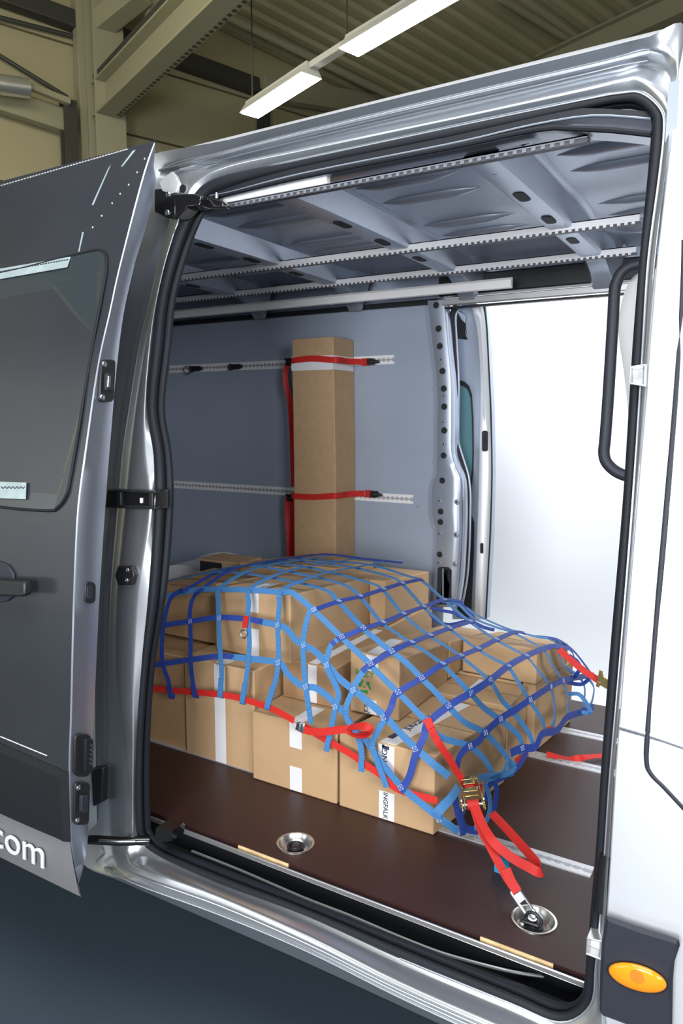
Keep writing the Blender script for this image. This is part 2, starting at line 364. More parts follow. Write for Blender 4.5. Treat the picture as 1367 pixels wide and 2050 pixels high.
# --- load floor
FY = 1.532
CUPS = ((-1.118, 1.62), (-.44, 1.652))
def sheet_with_holes(x0, x1, y0, y1, z, holes, r):
    bm = bmesh.new(); es = []
    loops = [[(x0,y0),(x1,y0),(x1,y1),(x0,y1)]]+[[(cx+r*math.cos(2*math.pi*k/36), cy_+r*math.sin(2*math.pi*k/36)) for k in range(36)] for cx, cy_ in holes]
    for lp in loops:
        vs = [bm.verts.new((x, y, z)) for x, y in lp]; es += [bm.edges.new((vs[i], vs[(i+1) % len(vs)])) for i in range(len(vs))]
    bmesh.ops.triangle_fill(bm, use_beauty=True, use_dissolve=False, edges=es, normal=(0,0,1)); bm.verts.index_update()
    mb = MB(); mb.v = [v.co.copy() for v in bm.verts]; mb.f = [[v.index for v in f.verts] for f in bm.faces]; mb.m = [0]*len(mb.f); mb.uv = [(0., 0.)]*len(mb.v); bm.free(); return mb
mb = sheet_with_holes(-3.66, -.02, FY, 3.14, 0, CUPS, .051)
mb.prism([V((-3.66,FY,-.012)),V((-.02,FY,-.012)),V((-.02,FY,-.0001)),V((-3.66,FY,-.0001))], (0,.012,0))
flo = part('load_floor', mb, FLOORB)
mb = MB(); mb.box((-1.60, FY-.020, -.016), (-.19, FY-.015, -.003)); mb.box((-1.60, FY-.020, -.017), (-.19, FY+.01, -.0145)); part('sill_strip', mb, ALU, flo, bevel=.0015)
mb = MB(); mb.box((-1.60, FY-.015, -.0143), (-.19, FY+.002, -.0125)); part('strip_gasket', mb, TRIM, flo)
for (xa, xb) in ((478,578),(962,1108)):
    pa, pb = at(xa, 1693 if xa < 500 else 1875, Y=FY), at(xb, 1733 if xa < 600 else 1930, Y=FY)
    mb = MB(); mb.box((pa.x, FY-.004, -.0115), (pb.x, FY+.01, -.0015)); 
    o = part('plywood_insert', mb, PLY, flo, label='bare plywood edge strip')
RAILIN = mat('rail_channel', (.42,.43,.46), .5, .3)
def rail(name, x0, x1, yc, z, w=.05, parent=flo, up=1, m=ALUW, teeth=True, pitch=.025, vert=False):
    """airline style lashing rail: flat section with a slotted channel"""
    mb = MB(); h = .004*up
    def bx(a, b):
        if vert: mb.box((a[0], yc-b[2], z+a[1]), (b[0], yc-a[2], z+b[1]))
        else: mb.box((a[0], yc+a[1], z+a[2]*up), (b[0], yc+b[1], z+b[2]*up))
    hw = w/2
    bx((x0, -hw, 0), (x1, -.009, .004)); bx((x0, .009, 0), (x1, hw, .004))
    if teeth:
        n = int((x1-x0)/pitch)
        for i in range(n):
            x = x0+(i+.5)*pitch
            bx((x-pitch*.22, -.0095, .0005), (x+pitch*.22, -.004, .0045)); bx((x-pitch*.22, .004, .0005), (x+pitch*.22, .0095, .0045))
    mb.mi = 1; bx((x0, -.009, 0), (x1, .009, .0012))
    o = part(name, mb, [m, RAILIN], parent); return o
FRAIL = mat('floor_rail_metal', (.60,.61,.63), .4, .65)
for yy in (1.915, 2.53, 2.80): rail('floor_rail', -2.3, -.36, yy, 0, m=FRAIL)
for cx, cyy in CUPS:
    mb = MB(); c = V((cx, cyy, 0))
    mb.lathe(c, (0,0,1), [(.0548, .0002), (.0545, .002), (.052, .003), (.0485, .002), (.046, -.004), (.040, -.014), (.037, -.016), (.0345, -.0145), (.030, -.019), (.022, -.021), (1e-4, -.021)], 44)
    cup = part('lashing_cup', mb, STEEL, van, smooth=True, ang=50)
    mb = MB(); mb.lathe(c, (0,0,1), [(.024, -.021), (.023, -.012), (.016, -.011), (.012, -.007), (1e-4, -.006)], 24); part('cup_bolt', mb, BLACK, cup, smooth=True, ang=40)
    if cx > -1:
        ring = [at(x, y, Y=1.66) for x, y in [(1047,1857),(1053,1826),(1062,1818),(1076,1822),(1086,1834),(1084,1852),(1078,1864),(1060,1864)]]
        ring = [V((p.x, p.y+(p.z-.02)*.15-.012, max(p.z-.004, -.004))) for p in ring]
        mb = MB(); mb.tube(cr(ring, 5, True), .0042, 8, closed=True); part('lashing_ring', mb, BLACK, cup, smooth=True)
    else:
        mb = MB(); mb.tube([c+V((.021*math.cos(a), .021*math.sin(a), -.008)) for a in [2*math.pi*k/24 for k in range(24)]], .0032, 8, closed=True); part('lashing_ring', mb, BLACK, cup, smooth=True)
# --- inside: lining of the far wall with rails
mb = MB(); LY = 3.15
mb.box((-3.66, LY, .0), (-1.325, LY+.012, 1.722))
lining = part('wall_lining', mb, LINING)
for x, y in ((407,646.5),(535,635),(681,619),(432,986),(555,995),(365,1150),(447,1137.5),(837,1014),(853,607),(868,778),(868,925),(866,1055)):
    mb = MB(); mb.lathe(at(x, y, Y=LY), (0,-1,0), [(.006, 0), (.0055, .0015), (1e-4, .002)], 12); part('lining_screw', mb, ALU, lining, smooth=True)
def wrail(px0, px1):
    a, b = at(*px0, Y=LY), at(*px1, Y=LY); z = (a.z+b.z)/2
    return rail('wall_rail', a.x, b.x, LY, z, .042, lining, vert=True, pitch=.025)
wrail((340,740), (789,719)); wrail((341,968), (827,1001))
# wheel arch cover
mb = MB(); wx, wz, wr = -2.62, -.02, .47
arc = [(math.cos(a), math.sin(a)) for a in [math.pi*k/24 for k in range(25)]]
mb.loft([[V((wx+c*(wr+.015), 3.149, wz+s_*(wr+.015))) for c, s_ in arc], [V((wx+c*wr, 3.13, wz+s_*wr)) for c, s_ in arc], [V((wx+c*wr, 2.80, wz+s_*wr)) for c, s_ in arc], [V((wx+c*(wr-.03), 2.78, wz+s_*(wr-.03))) for c, s_ in arc], [V((wx+c*.01, 2.78, wz+s_*.01)) for c, s_ in arc]])
part('wheel_arch_cover', mb, WHITE, smooth=True, ang=40)
# --- perforated pillar
pl = [(855.6,601.7),(865,678),(875,765.6),(876,844),(875,922),(874,951),(867,964.6),(864.5,990),(864,1026.6),(872,1054),(874,1075),(870,1171),(868,1215)]
pr_ = [(890,601.7),(896,678),(903.4,765.6),(904,844),(905,908),(920,951),(922.5,964.6),(923,985),(921,1015),(921,1043),(920.5,1075),(914,1171),(908,1215)]
PYF = 3.118
mb = MB()
lf = cr([at(x, y, Y=PYF) for x, y in pl], 3); rf = cr([at(x, y, Y=PYF) for x, y in pr_], 3)
mb.loft([[p+V((-.004, .03, 0)) for p in lf], [p+V((-.002, .004, 0)) for p in lf], lf, [p.lerp(q, .33)+V((0, -.004, 0)) for p, q in zip(lf, rf)], [p.lerp(q, .7)+V((0, -.004, 0)) for p, q in zip(lf, rf)], [p.lerp(q, .95) for p, q in zip(lf, rf)], [p+V((0, .008, 0)) for p in rf], [p+V((.002, .05, 0)) for p in rf]])
pil = part('perforated_pillar', mb, GREYPAINT, smooth=True, ang=50)
def hole(x, y, r, parent, plane):
    mb = MB(); c = at(x, y, Y=plane)
    mb.lathe(c, (0,-1,0), [(r+.0028, 0), (r+.002, .002), (r, .002), (r*.97, .0006)], 24); mb.mi = 1
    mb.lathe(c, (0,-1,0), [(r*.98, .0008), (1e-4, .0008)], 24)
    return part('lightening_hole', mb, [GREYPAINT, HOLE], parent, smooth=True, ang=40)
for x, y in ((872.6,611),(877.5,658),(880,693),(885.3,743),(887.8,778),(888.6,814),(888.6,861.6),(887.6,912),(885.2,962),(882,1024),(881.5,1045),(880,1110)): hole(x, y, .0145, pil, PYF-.006)
for x, y in ((883.3,720.7),(888.6,792.3),(887.4,845),(888.4,889.5),(879.5,1002.5),(915,1005),(881,1068),(912.8,1071),(878.6,1125.6),(910.5,1129.4)):
    mb = MB(); c = at(x, y, Y=PYF-.003); mb.lathe(c, (0,-1,0), [(.013, 0), (.010, .004), (.004, .0045)], 18); mb.mi = 1; mb.lathe(c, (0,-1,0), [(.004, .0046), (1e-4, .0046)], 12)
    part('pillar_boss', mb, [GREYPAINT, HOLE], pil, smooth=True)
mb = MB(); f = [at(x, y, Y=PYF-.004) for x, y in ((876,1138),(880,1134.5),(898,1135.5),(904,1142),(903,1210),(873,1210))]
mb.prism(f, (0, .003, 0)); mb.mi = 1; c2 = [at(x, y, Y=PYF-.006) for x, y in ((885,1138),(888,1138),(888,1208),(885,1208))]; mb.prism(c2, (0, .002, 0)); part('pillar_slot', mb, [TRIM, GREYPAINT], pil)
# far door frame edge and its seal
edge = [(884,602),(893,640),(899,707),(904,765),(905.5,843),(906,902),(914,931),(922,951),(926,975),(927,1026),(925,1091),(921,1155),(912,1210)]
fe = cr([at(x, y, Y=3.14) for x, y in edge], 4); mb = MB()
mb.loft([fe, [p+V((.012, .0, 0)) for p in fe], [p+V((.016, .04, 0)) for p in fe], [p+V((-.02, .05, 0)) for p in fe]], False, True); part('far_door_frame', mb, GREYPAINT, smooth=True, ang=40)
fs = [(916,612),(905,632),(907,687),(911,765),(910.5,843),(911,885),(918,912),(930,951),(934,985),(934,1026),(932.5,1091),(928,1155),(918,1210)]
mb = MB(); mb.tube(cr([at(x, y, Y=3.17) for x, y in fs], 5), .0125, 10); part('far_door_seal', mb, RUBBER, smooth=True)
mb = MB(); mb.tube(cr([at(x+7, y, Y=3.20) for x, y in fs], 5), .006, 8); part('far_seal_lip', mb, GREYPAINT, smooth=True)
# --- the far sliding door, pushed back behind the pillar
FDY = 3.30
inn = [(905,606),(940,604),(972.7,611),(976,658),(981,765),(984,824),(986,946),(983,1075),(979,1139),(974,1240),(925,1240),(905,1240)]
mb = MB(); mb.prism([at(x, y, Y=FDY) for x, y in inn], (0, .05, 0)); fdr = part('far_sliding_door', mb, GREYPAINT, bevel=.004)
el = [(945,615),(955,650),(961,707),(964,785),(961.5,902),(960,978),(954.5,1139),(951,1238)]; er = [(968,612),(974,655),(979.5,765),(982,824),(984.5,946),(980.5,1075),(977,1139),(972,1238)]
l_ = cr([at(x, y, Y=FDY) for x, y in el], 4); r_ = cr([at(x, y, Y=FDY) for x, y in er], 4); mb = MB()
mb.loft([l_, [p+V((.004, -.022, 0)) for p in l_], [p+(q-p)*.55+V((0, -.024, 0)) for p, q in zip(l_, r_)], [q+V((-.008, -.014, 0)) for q in r_], r_]); part('door_edge', mb, SILVERD, fdr, smooth=True, ang=40)
mb = MB(); mb.tube(r_, .004, 8); part('edge_seal', mb, RUBBER, fdr, smooth=True)
win = [(905,768),(918,769.5),(930,773.5),(938,781),(943.4,797),(946,840),(947,900),(946,940),(942,972),(936,990),(905,990)]
mb = MB(); w3 = [at(x, y, Y=FDY-.004) for x, y in win]; wc = sum(w3, V())/len(w3)
mb.loft([w3, [p+V((0, -.008, 0)) for p in w3], [p+(p-wc)*.10+V((0, -.008, 0)) for p in w3], [p+(p-wc)*.10+V((0, .002, 0)) for p in w3]], True, True); part('window_frame', mb, RUBBER, fdr, smooth=True, ang=40)
mb = MB(); mb.prism([p+V((0, -.003, 0)) for p in w3], (0, .004, 0)); part('window_pane', mb, GLASST, fdr)
mb = MB(); mb.prism([at(x, y, Y=FDY-.003) for x, y in ((925,1030),(938,1030),(946,1035),(949.5,1046),(949,1100),(946,1171),(943,1235),(915,1235))], (0, -.004, 0)); part('inner_trim', mb, BLACK, fdr)
def pill(cx, cy, hw, hh, plane, th, name, m, parent, n=8):
    mb = MB(); pts = []
    for k in range(4):
        sx, sy_ = ((1,1),(-1,1),(-1,-1),(1,-1))[k]; r = min(hw, hh)*.8
        for j in range(n+1):
            a = math.pi/2*(k+j/n); pts.append((cx+sx*(hw-r)+r*math.cos(a), cy+sy_*(hh-r)+r*math.sin(a)))
    mb.prism([at(x, y, Y=plane) for x, y in pts], (0, -th, 0)); return part(name, mb, m, parent, bevel=.001)
lk = pill(971, 883, 6, 21, FDY-.024, .004, 'door_latch', TRIM, fdr); pill(971.5, 880, 2.6, 8, FDY-.028, .003, 'latch_hook', BLACK, fdr)
pill(964.5, 1097.5, 3.2, 10.5, FDY-.024, .003, 'edge_plug', BLACK, fdr)
mb = MB(); mb.prism([at(x, y, Y=FDY-.006) for x, y in ((911,618),(921,624),(931,644),(935,680),(914,678),(910,650))], (0, .012, 0)); part('roller_bracket', mb, BLACKGL, fdr, bevel=.003)
mb = MB(); mb.prism([at(x, y, Y=FDY-.02) for x, y in ((913,620),(931,632),(930,646),(924,640))], (0, .006, 0)); part('bracket_plate', mb, ZINC, fdr)
# --- lintel over the far opening
mb = MB(); mb.box((-1.365, 3.12, 1.75), (-.05, 3.19, 1.835)); part('far_lintel', mb, BLACK, bevel=.006)
mb = MB(); mb.box((-1.37, 3.115, 1.708), (-.05, 3.135, 1.738)); part('lintel_strip', mb, ALU, bevel=.004)
mb = MB(); mb.box((-1.37, 3.118, 1.694), (-.05, 3.15, 1.703)); part('lintel_gasket', mb, BLACK, bevel=.002)
mb = MB(); mb.box((-3.66, 3.13, 1.722), (-1.37, 3.19, 1.745)); part('wall_top_strip', mb, BLACK, bevel=.003)
mb = MB(); mb.box((-3.66, 3.14, 1.745), (-1.36, 3.19, 1.95)); mb.box((-1.36, 3.14, 1.835), (.0, 3.19, 1.95)); part('far_cant_rail', mb, GREYPAINT, bevel=.004)
a = at(330, 633, Y=3.0); b = at(1026, 567, Y=3.0); mb = MB()
sec = [(0, .022), (-.012, .022), (-.022, .012), (-.024, -.004), (-.018, -.018), (0, -.02)]
mb.loft([[V((x, 3.0+y, 1.756+z)) for y, z in sec] for x in (-3.3, -2.6, -1.85, b.x)], True); mb.f.append([18+i for i in range(6)]); mb.m.append(0)
lb = part('light_strip', mb, WHITE, smooth=True, ang=30, label='long white light strip along the far wall top')
for x in (-1.85, -2.45):
    mb = MB(); mb.loft([[V((xx, 3.0+y*1.08, 1.756+z*1.08)) for y, z in sec] for xx in (x-.008, x+.008)], True); part('strip_joint', mb, WHITE, lb)
mb = MB(); mb.loft([[V((x, 1.70+y*.8, 1.822+z*.8)) for y, z in sec] for x in (at(444,396,Y=1.69).x, at(657,353,Y=1.69).x)], True); mb.f += [[0,1,2,3,4,5],[6,7,8,9,10,11]]; mb.m += [0,0]
part('light_strip', mb, WHITE, smooth=True, ang=30, label='short white light strip above the open door')
# --- headliner: roof sheet with swages, bows, ceiling rails
RZ = 1.875
mb = MB(); mb.box((-3.66, 1.70, RZ), (.3, 3.19, RZ+.006))
rp = part('roof_panel', mb, GREYPAINT)
def swage(x0, x1, y, w=.027, h=.018):
    mb = MB(); L = x1-x0; e = min(.09, L*.3); st = [(0, .05), (e*.5, .6), (e, 1), (L-e, 1), (L-e*.5, .6), (L, .05)]
    rs = []
    for s_, k in st: rs.append([V((x0+s_, y+w*k*math.cos(t), RZ+.0005-h*k*math.sin(t))) for t in [math.pi*i/8 for i in range(9)]])
    mb.loft(rs); part('roof_swage', mb, GREYPAINT, rp, smooth=True, ang=80)
for yy in (1.98, 2.12, 2.47, 2.62): swage(-.545, .1, yy)
for yy in (1.96, 2.13, 2.44, 2.60): swage(-1.13, -.80, yy); swage(-1.71, -1.30, yy)
for yy in (2.2, 2.5, 2.75): swage(-2.28, -1.86, yy)
sw = [at(x, y, Z=RZ) for x, y in ((1048,285),(1095,333),(1140,380),(1170,412),(1188,440),(1225,462),(1290,462))]
mb = MB(); mb.tube(cr(sw, 5), .018, 8, flat=1.0); 
for p in mb.v: p.z = RZ+(p.z-RZ)*.45
part('roof_swage', mb, GREYPAINT, rp, smooth=True)
BZ = 1.806
for bx_ in (-.655, -1.225, -1.79, -2.36):
    mb = MB(); w = .036; ys = [1.735, 1.9, 2.3, 2.7, 2.98, 3.06, 3.12]; zo = [0, .004, .006, .004, 0, -.03, -.085]
    rs = []
    for y, z in zip(ys, zo):
        rs.append([V((bx_-.085, y, RZ-.0005)), V((bx_-.062, y, RZ-.001+min(0, z))), V((bx_-w, y, BZ+z)), V((bx_-w+.008, y, BZ+z-.003)), V((bx_+w-.008, y, BZ+z-.003)), V((bx_+w, y, BZ+z)), V((bx_+.062, y, RZ-.001+min(0, z))), V((bx_+.085, y, RZ-.0005))])
    mb.loft(rs)
    bow = part('roof_bow', mb, GREYPAINT, smooth=True, ang=25)
    for y in (1.79, 2.05, 2.32, 2.62, 2.93):
        mb = MB(); pts = [V((bx_+ .016*math.cos(t), y+(.028 if math.sin(t) > 0 else -.028)+.016*math.sin(t), BZ+.0005)) for t in [2*math.pi*(k+.5)/20 for k in range(20)]]
        mb.prism(pts, (0, 0, -.0012)); part('bow_slot', mb, HOLE, bow)
def crail(pa, pb, y=None, m=ALUW, hh=.024):
    z = 1.80; a, b = at(*pa, Z=z), at(*pb, Z=z); yc = (a.y+b.y)/2 if y is None else y
    mb = MB(); x0, x1 = -3.0, max(a.x, b.x)
    mb.box((x0, yc, z+.002), (x1, yc+.004, z+hh)); mb.box((x0, yc, z+hh-.003), (x1, yc+.034, z+hh))
    n = int((x1-x0)/.021)
    for i in range(n): mb.box((x0+i*.021, yc, z-.005), (x0+i*.021+.0095, yc+.005, z+.002))
    mb.mi = 1; mb.box((x0, yc+.004, z-.006), (x1, yc+.008, z+.004)); mb.box((x0, yc+.008, z-.002), (x1, yc+.034, z+.001))
    part('ceiling_rail', mb, [m, mat('rail_shadow_grey', (.10,.105,.12), .5, .3)])
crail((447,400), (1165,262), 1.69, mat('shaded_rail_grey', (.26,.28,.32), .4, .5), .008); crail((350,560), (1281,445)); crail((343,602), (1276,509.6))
# header over the opening, seen from outside under the seal
up = [(418,388),(462,366),(600,326),(900,265),(1080,232),(1188,229),(1303,236)]; lo = [(418,399),(462,390),(600,358),(900,299),(1080,262),(1161,262),(1228,265),(1303,273.5)]
u3 = cr([at(x, y, Y=1.665) for x, y in up], 4); l3 = cr([at(x, y, Y=1.665) for x, y in lo], 4)
def resamp(P, n):
    L = [0]
    for a, b in zip(P, P[1:]): L.append(L[-1]+(b-a).length)
    out = []; j = 0
    for i in range(n):
        t = L[-1]*i/(n-1)
        while j < len(P)-2 and L[j+1] < t: j += 1
        out.append(P[j].lerp(P[j+1], min(1, max(0, (t-L[j])/max(1e-9, L[j+1]-L[j])))))
    return out
u3, l3 = resamp(u3, 30), resamp(l3, 30)
md_ = [(418,393),(462,385),(600,349),(900,289),(1000,266),(1080,248),(1188,232),(1303,239)]
m3 = resamp(cr([at(x, y, Y=1.665) for x, y in md_], 4), 30)
mb = MB(); mb.loft([[p+V((0, .05, .01)) for p in u3], [p+V((0, 0, .012)) for p in u3], [p+V((0, -.004, 0)) for p in m3], [p+V((0, .03, 0)) for p in m3]]); hd = part('door_header', mb, RUBBER, smooth=True, ang=40)
mb = MB(); mb.tube([p+V((0, -.003, 0)) for p in m3], .0022, 6); part('header_bead', mb, GREYPAINT, hd, smooth=True)
mb = MB(); mb.tube([q+V((0, .0, .004)) for q in l3], .006, 8); part('header_gasket', mb, RUBBER, hd, smooth=True)
u3 = m3
mb = MB(); mb.loft([[p+V((0, .05, 0)) for p in u3], u3, [p.lerp(q, .6)+V((0, .012, 0)) for p, q in zip(u3, l3)], [p.lerp(q, .75)+V((0, -.004, 0)) for p, q in zip(u3, l3)], l3, [q+V((0, .06, 0)) for q in l3]])
part('header_panel', mb, mat('dark_silver_paint', (.30,.32,.37), .25, .8), hd, smooth=True, ang=40)
# --- grab handle and bulkhead panel
hy = 1.95
hp = [(1300,522),(1276,529),(1258,534.7),(1242.5,548),(1233,568),(1229.8,587),(1226,654),(1217,800),(1211,880),(1208.7,905),(1213,924),(1228,940.5),(1248,951),(1275,957)]
mb = MB(); mb.tube(cr([at(x, y, Y=hy) for x, y in hp], 6), .0145, 12); part('grab_handle', mb, TRIM, smooth=True)
bp_ = [(1300,540),(1275,548),(1258,566),(1246,596),(1240,625),(1237,655),(1240,690),(1247,735),(1255,800),(1262,860),(1300,1000)]
mb = MB(); f = cr([at(x, y, Y=2.75) for x, y in bp_], 4); mb.loft([[p+V((.012, .05, 0)) for p in f], f, [p+V((.03, -.02, 0)) for p in f], [p+V((.25, -.03, 0)) for p in f]])
part('bulkhead_edge', mb, WHITE, smooth=True, ang=60)
mb = MB(); mb.box((-.235, 1.62, -.0), (-.215, 1.75, 1.85)); part('front_pillar_inner', mb, GREYPAINT)

JAMB = mat('silver_paint_satin', (.34,.37,.44), .34, .85)
# ================================================================== the near sliding door
dk = [(302.5,300),(287,347),(269,413),(250,487),(232,560),(218.6,624),(195,729),(172,885),(156,1002),(150,1100),(144,1269),(140.5,1429),(137,1542),(141,1687),(161,1796)]
de = [door(*p) for p in dk]; top = door(310, 282); de = [top]+de
de = cr(de, 3)
mb = MB(); Ls = [0, .25, .8, 1.6]
rows = [[p+V((-l, 0, 0)) for l in Ls] for p in de]
mb.loft(rows); mb.loft([[p+V((-l-.01, .012, 0)) for l in Ls] for p in de])
sd = part('sliding_door', mb, FILM, smooth=True, ang=60)
WLs = lambda o: WL[o.name]
ipx = [(306,335),(312,351),(310,386),(297,437),(286,476),(273,515),(258,578),(246,636),(233,740),(224,846),(213,983),(205,1100),(197,1234),(187,1449),(180,1546),(177,1624),(174,1700),(164,1730),(150,1740)]
def edgex(z): 
    return lerp_tab(sorted([(p.z, p.x) for p in de]), z)
ii = []
for x, y in ipx:
    z = 1.
    for _ in range(6): P = at(x, y, X=edgex(z)+.004); z = P.z
    ii.append(P)
ii = cr(ii, 3); N = 50
oo, ii2 = resamp(de[1:], N), resamp(ii, N)
mb = MB(); mb.loft([oo, [a.lerp(b, .04)+V((.003, 0, 0)) for a, b in zip(oo, ii2)], [a.lerp(b, .5)+V((.004, 0, 0)) for a, b in zip(oo, ii2)], [a.lerp(b, .92)+V((.002, 0, 0)) for a, b in zip(oo, ii2)], ii2, [p+V((-.05, .004, 0)) for p in ii2], [p+V((-1.2, .0, 0)) for p in ii2]])
dj = part('door_jamb', mb, JAMB, sd, smooth=True, ang=40)
def jam(x, y, o=0.):
    z = (1.2 if y < 1000 else .4)
    for _ in range(8): P = at(x, y, X=edgex(z)+.006+o); z = P.z
    return P
def jplate(px, th, name, m, parent, o=0., bev=.002):
    mb = MB(); mb.prism([jam(x, y, o) for x, y in px], (th, 0, 0)); return part(name, mb, m, parent, bevel=bev)
def rr_px(x0, y0, x1, y1, r, sk=0.):
    out = []
    for cx, cy_, a0 in ((x1-r, y0+r, -90), (x1-r, y1-r, 0), (x0+r, y1-r, 90), (x0+r, y0+r, 180)):
        for k in range(5): a = math.radians(a0+22.5*k); X, Y = cx+r*math.cos(a), cy_+r*math.sin(a); out.append((X-sk*(Y-y0), Y))
    return out
jplate(rr_px(199,720,228,805,8,.05), .008, 'latch_plate', BLACK, sd)
jplate(rr_px(208,747,222,782,3,.05), .011, 'latch_plate', TRIM, sd, .008); jplate(rr_px(213,752,219,776,2,.05), .007, 'latch_hook', ZINC, sd, .014)
for x, y in ((209,729),(205,795)): screw(jam(x, y, .008), (1,0,0), .008, sd)
jplate(rr_px(168,1164,189.5,1208,9.5,.02), .006, 'edge_plug', BLACK, sd); jplate(rr_px(173,1172,185,1200,5.5,.02), .003, 'plug_core', TRIM, sd, .006)
jplate(rr_px(146,1467,179,1554,12,.02), .009, 'contact_block', BLACK, sd); jplate(rr_px(165,1477,180,1545,3,.02), .014, 'contact_block', RUBBER, sd, .006)
for k in range(5):
    mb = MB(); mb.disc(jam(180-.3*k, 1491+9*k, .012), (1,0,0), .0045, .012); part('contact_pin', mb, ZINC, sd, smooth=True)
jplate(rr_px(146.5,1564,177,1650,9,.03), .008, 'latch_plate', BLACK, sd); jplate(rr_px(158,1590,172,1625,4,.03), .011, 'latch_hook', TRIM, sd, .008)
for x, y in ((156.5,1577),(154.5,1642)): screw(jam(x, y, .008), (1,0,0), .007, sd)
# window
wpx = [(-220,590),(0,548),(100,524),(142,513),(180,504),(198,501),(208,504),(214,513),(215,534),(211,565),(191,671),(168,807),(152,905),(140.5,971),(135,990),(127,1005),(116,1017),(104,1022),(58.5,1020),(0,1014),(-220,985)]
w3 = cr([door(x, y, -.001) for x, y in wpx], 3)
mb = MB(); mb.prism(w3, (0, -.004, 0)); part('window_pane', mb, GLASSD, sd)
mb = MB(); mb.tube([p+V((0, -.003, 0)) for p in w3], .0042, 8); part('window_gasket', mb, RUBBER, sd, smooth=True)
# printed light rails on the film and painted gutter reflection
def strip_d(px, m, name, off=-.0065, th=.001):
    mb = MB(); mb.prism([door(x, y, off) for x, y in px], (0, -th, 0)); return part(name, mb, m, sd)
GRAPH = mat('pale_print', (.30,.37,.38), .3, .0, noise=.15, nscale=30)
g1 = strip_d([(-60,551),(0,538),(142,514),(135,535),(0,559),(-60,570)], GRAPH, 'printed_rail'); g2 = strip_d([(-60,962),(53,966),(52,999),(-60,996)], GRAPH, 'printed_rail')
mb = MB()
for i in range(26): c = door(2+i*5.3, 543-i*.94, -.008); mb.box(c-V((.004, .0003, .004)), c+V((.004, .0003, .001)))
part('rail_slot', mb, TRIM, sd)
mb = MB(); c0 = [door(2+i*4, 975+(3 if i % 2 else -1), -.0078) for i in range(13)]; mb.tube(c0, .0012, 6); part('zigzag_mark', mb, TRIM, sd)
mb = MB()
for i in range(44):
    t = i/43; c = door(4+250*t, 371-72*t, -.0015); mb.box(c-V((.0055, .001, .0016)), c+V((.0025, .001, .0016)))
part('gutter_reflection', mb, ALU, sd)  # bright dashes imitate the gutter mirrored in the door film
for x, y in ((290,318),(275,345),(258,370),(241,388),(225,407),(204,432),(186,455)):
    mb = MB(); mb.disc(door(x, y, -.0004), (0,-1,0), .0026, .0012, 10); part('film_dot', mb, ALU, sd)
for px in ([(222,330),(217,337),(184,410),(187,411)],[(168,465),(165,464),(157,504),(159,504)],[(272,300),(266,302),(242,334),(246,333)]): strip_d(px, GRAPH, 'film_streak', -.0004, .0008)
mb = MB()
for i in range(22):
    t = i/21; c = door(2+90*t, 1475+37*t, -.001); mb.box(c-V((.006 if i % 3 else .003, .0006, .0012)), c+V((.004, .0006, .0012)))
part('dashed_line', mb, TAPE, sd)
# lower rubbing trim, handle, lettering band
tp = [(-220,1391),(0,1488),(70,1518),(130,1544),(137,1545)]; bt = [(-220,1530),(0,1624),(70,1655),(127,1679),(141,1686)]
t3 = [door(x, y, -.002) for x, y in tp]; b3 = [door(x, y, -.002) for x, y in bt]
mb = MB(); mb.loft([t3, [p+V((-.012, -.016, -.012)) for p in t3], [p.lerp(q, .5)+V((-.012, -.018, 0)) for p, q in zip(t3, b3)], [p+V((-.012, -.012, .004)) for p in b3], b3])
mb.f.append([0*5+4, 1*5+4, 2*5+4, 3*5+4, 4*5+4]); mb.m.append(0)
part('rubbing_trim', mb, BLACK, sd, smooth=True, ang=30)
GREYB = mat('grey_film', (.20,.20,.21), .4, .1)
bd = [(141,1687),(143.5,1705),(148,1735),(154,1765),(161,1795)]
d3 = [door(x, y, -.0015) for x, y in bd]
mb = MB(); mb.loft([[p+V((-l, 0, 0)) for l in (0.002, .3, 1.2)] for p in d3]); mb.loft([[p+V((-l, .001, 0)) for l in (0.002, .3, 1.2)] for p in d3])
band = part('grey_band', mb, GREYB, sd, smooth=True, label='grey painted band along the bottom of the door')
def text(s, size, o, ux, uz, m, parent, name='lettering', ext=.0006, bold=0., alx='LEFT'):
    """letters as a mesh, laid with ux along the line of text and uz up"""
    cu = bpy.data.curves.new(name, 'FONT'); cu.body = s; cu.size = size; cu.extrude = ext; cu.offset = bold; cu.align_x = alx
    ob = bpy.data.objects.new('tmp', cu); C.objects.link(ob)
    dg = bpy.context.evaluated_depsgraph_get(); me = bpy.data.meshes.new_from_object(ob.evaluated_get(dg))
    bpy.data.objects.remove(ob); bpy.data.curves.remove(cu)
    out = V(ux).cross(V(uz)).normalized()
    mb = MB(); mb.v = [V(o)+V(ux)*v.co.x+V(uz)*v.co.y+out*v.co.z for v in me.vertices]
    mb.uv = [(0., 0.)]*len(mb.v); mb.f = [list(p.vertices) for p in me.polygons]; mb.m = [0]*len(mb.f)
    bpy.data.meshes.remove(me)
    return part(name, mb, m, parent)
rb = door(92, 1741, -.010); lb_ = door(6, 1693, -.004)
upz = (door(92, 1690, -.004)-door(92, 1741, -.004)).normalized()
text('com', .134, rb, (1,0,0), upz, TAPE, sd, alx='RIGHT', ext=.0015)
mb = MB(); hc = [door(x, y, -.03) for x, y in ((-70,1154),(0,1157),(58,1160),(64,1163),(64,1189),(58,1192),(0,1190),(-70,1187))]; mb.prism(hc, (0, -.022, 0)); part('door_handle', mb, BLACK, sd, bevel=.006, seg=3)
mb = MB(); mb.prism([door(x, y, .0) for x, y in ((-60,1130),(0,1122),(20,1130),(32,1148),(32,1192),(18,1203),(0,1206),(-60,1200))], (0, -.008, 0)); part('handle_recess', mb, TRIM, sd, bevel=.003)
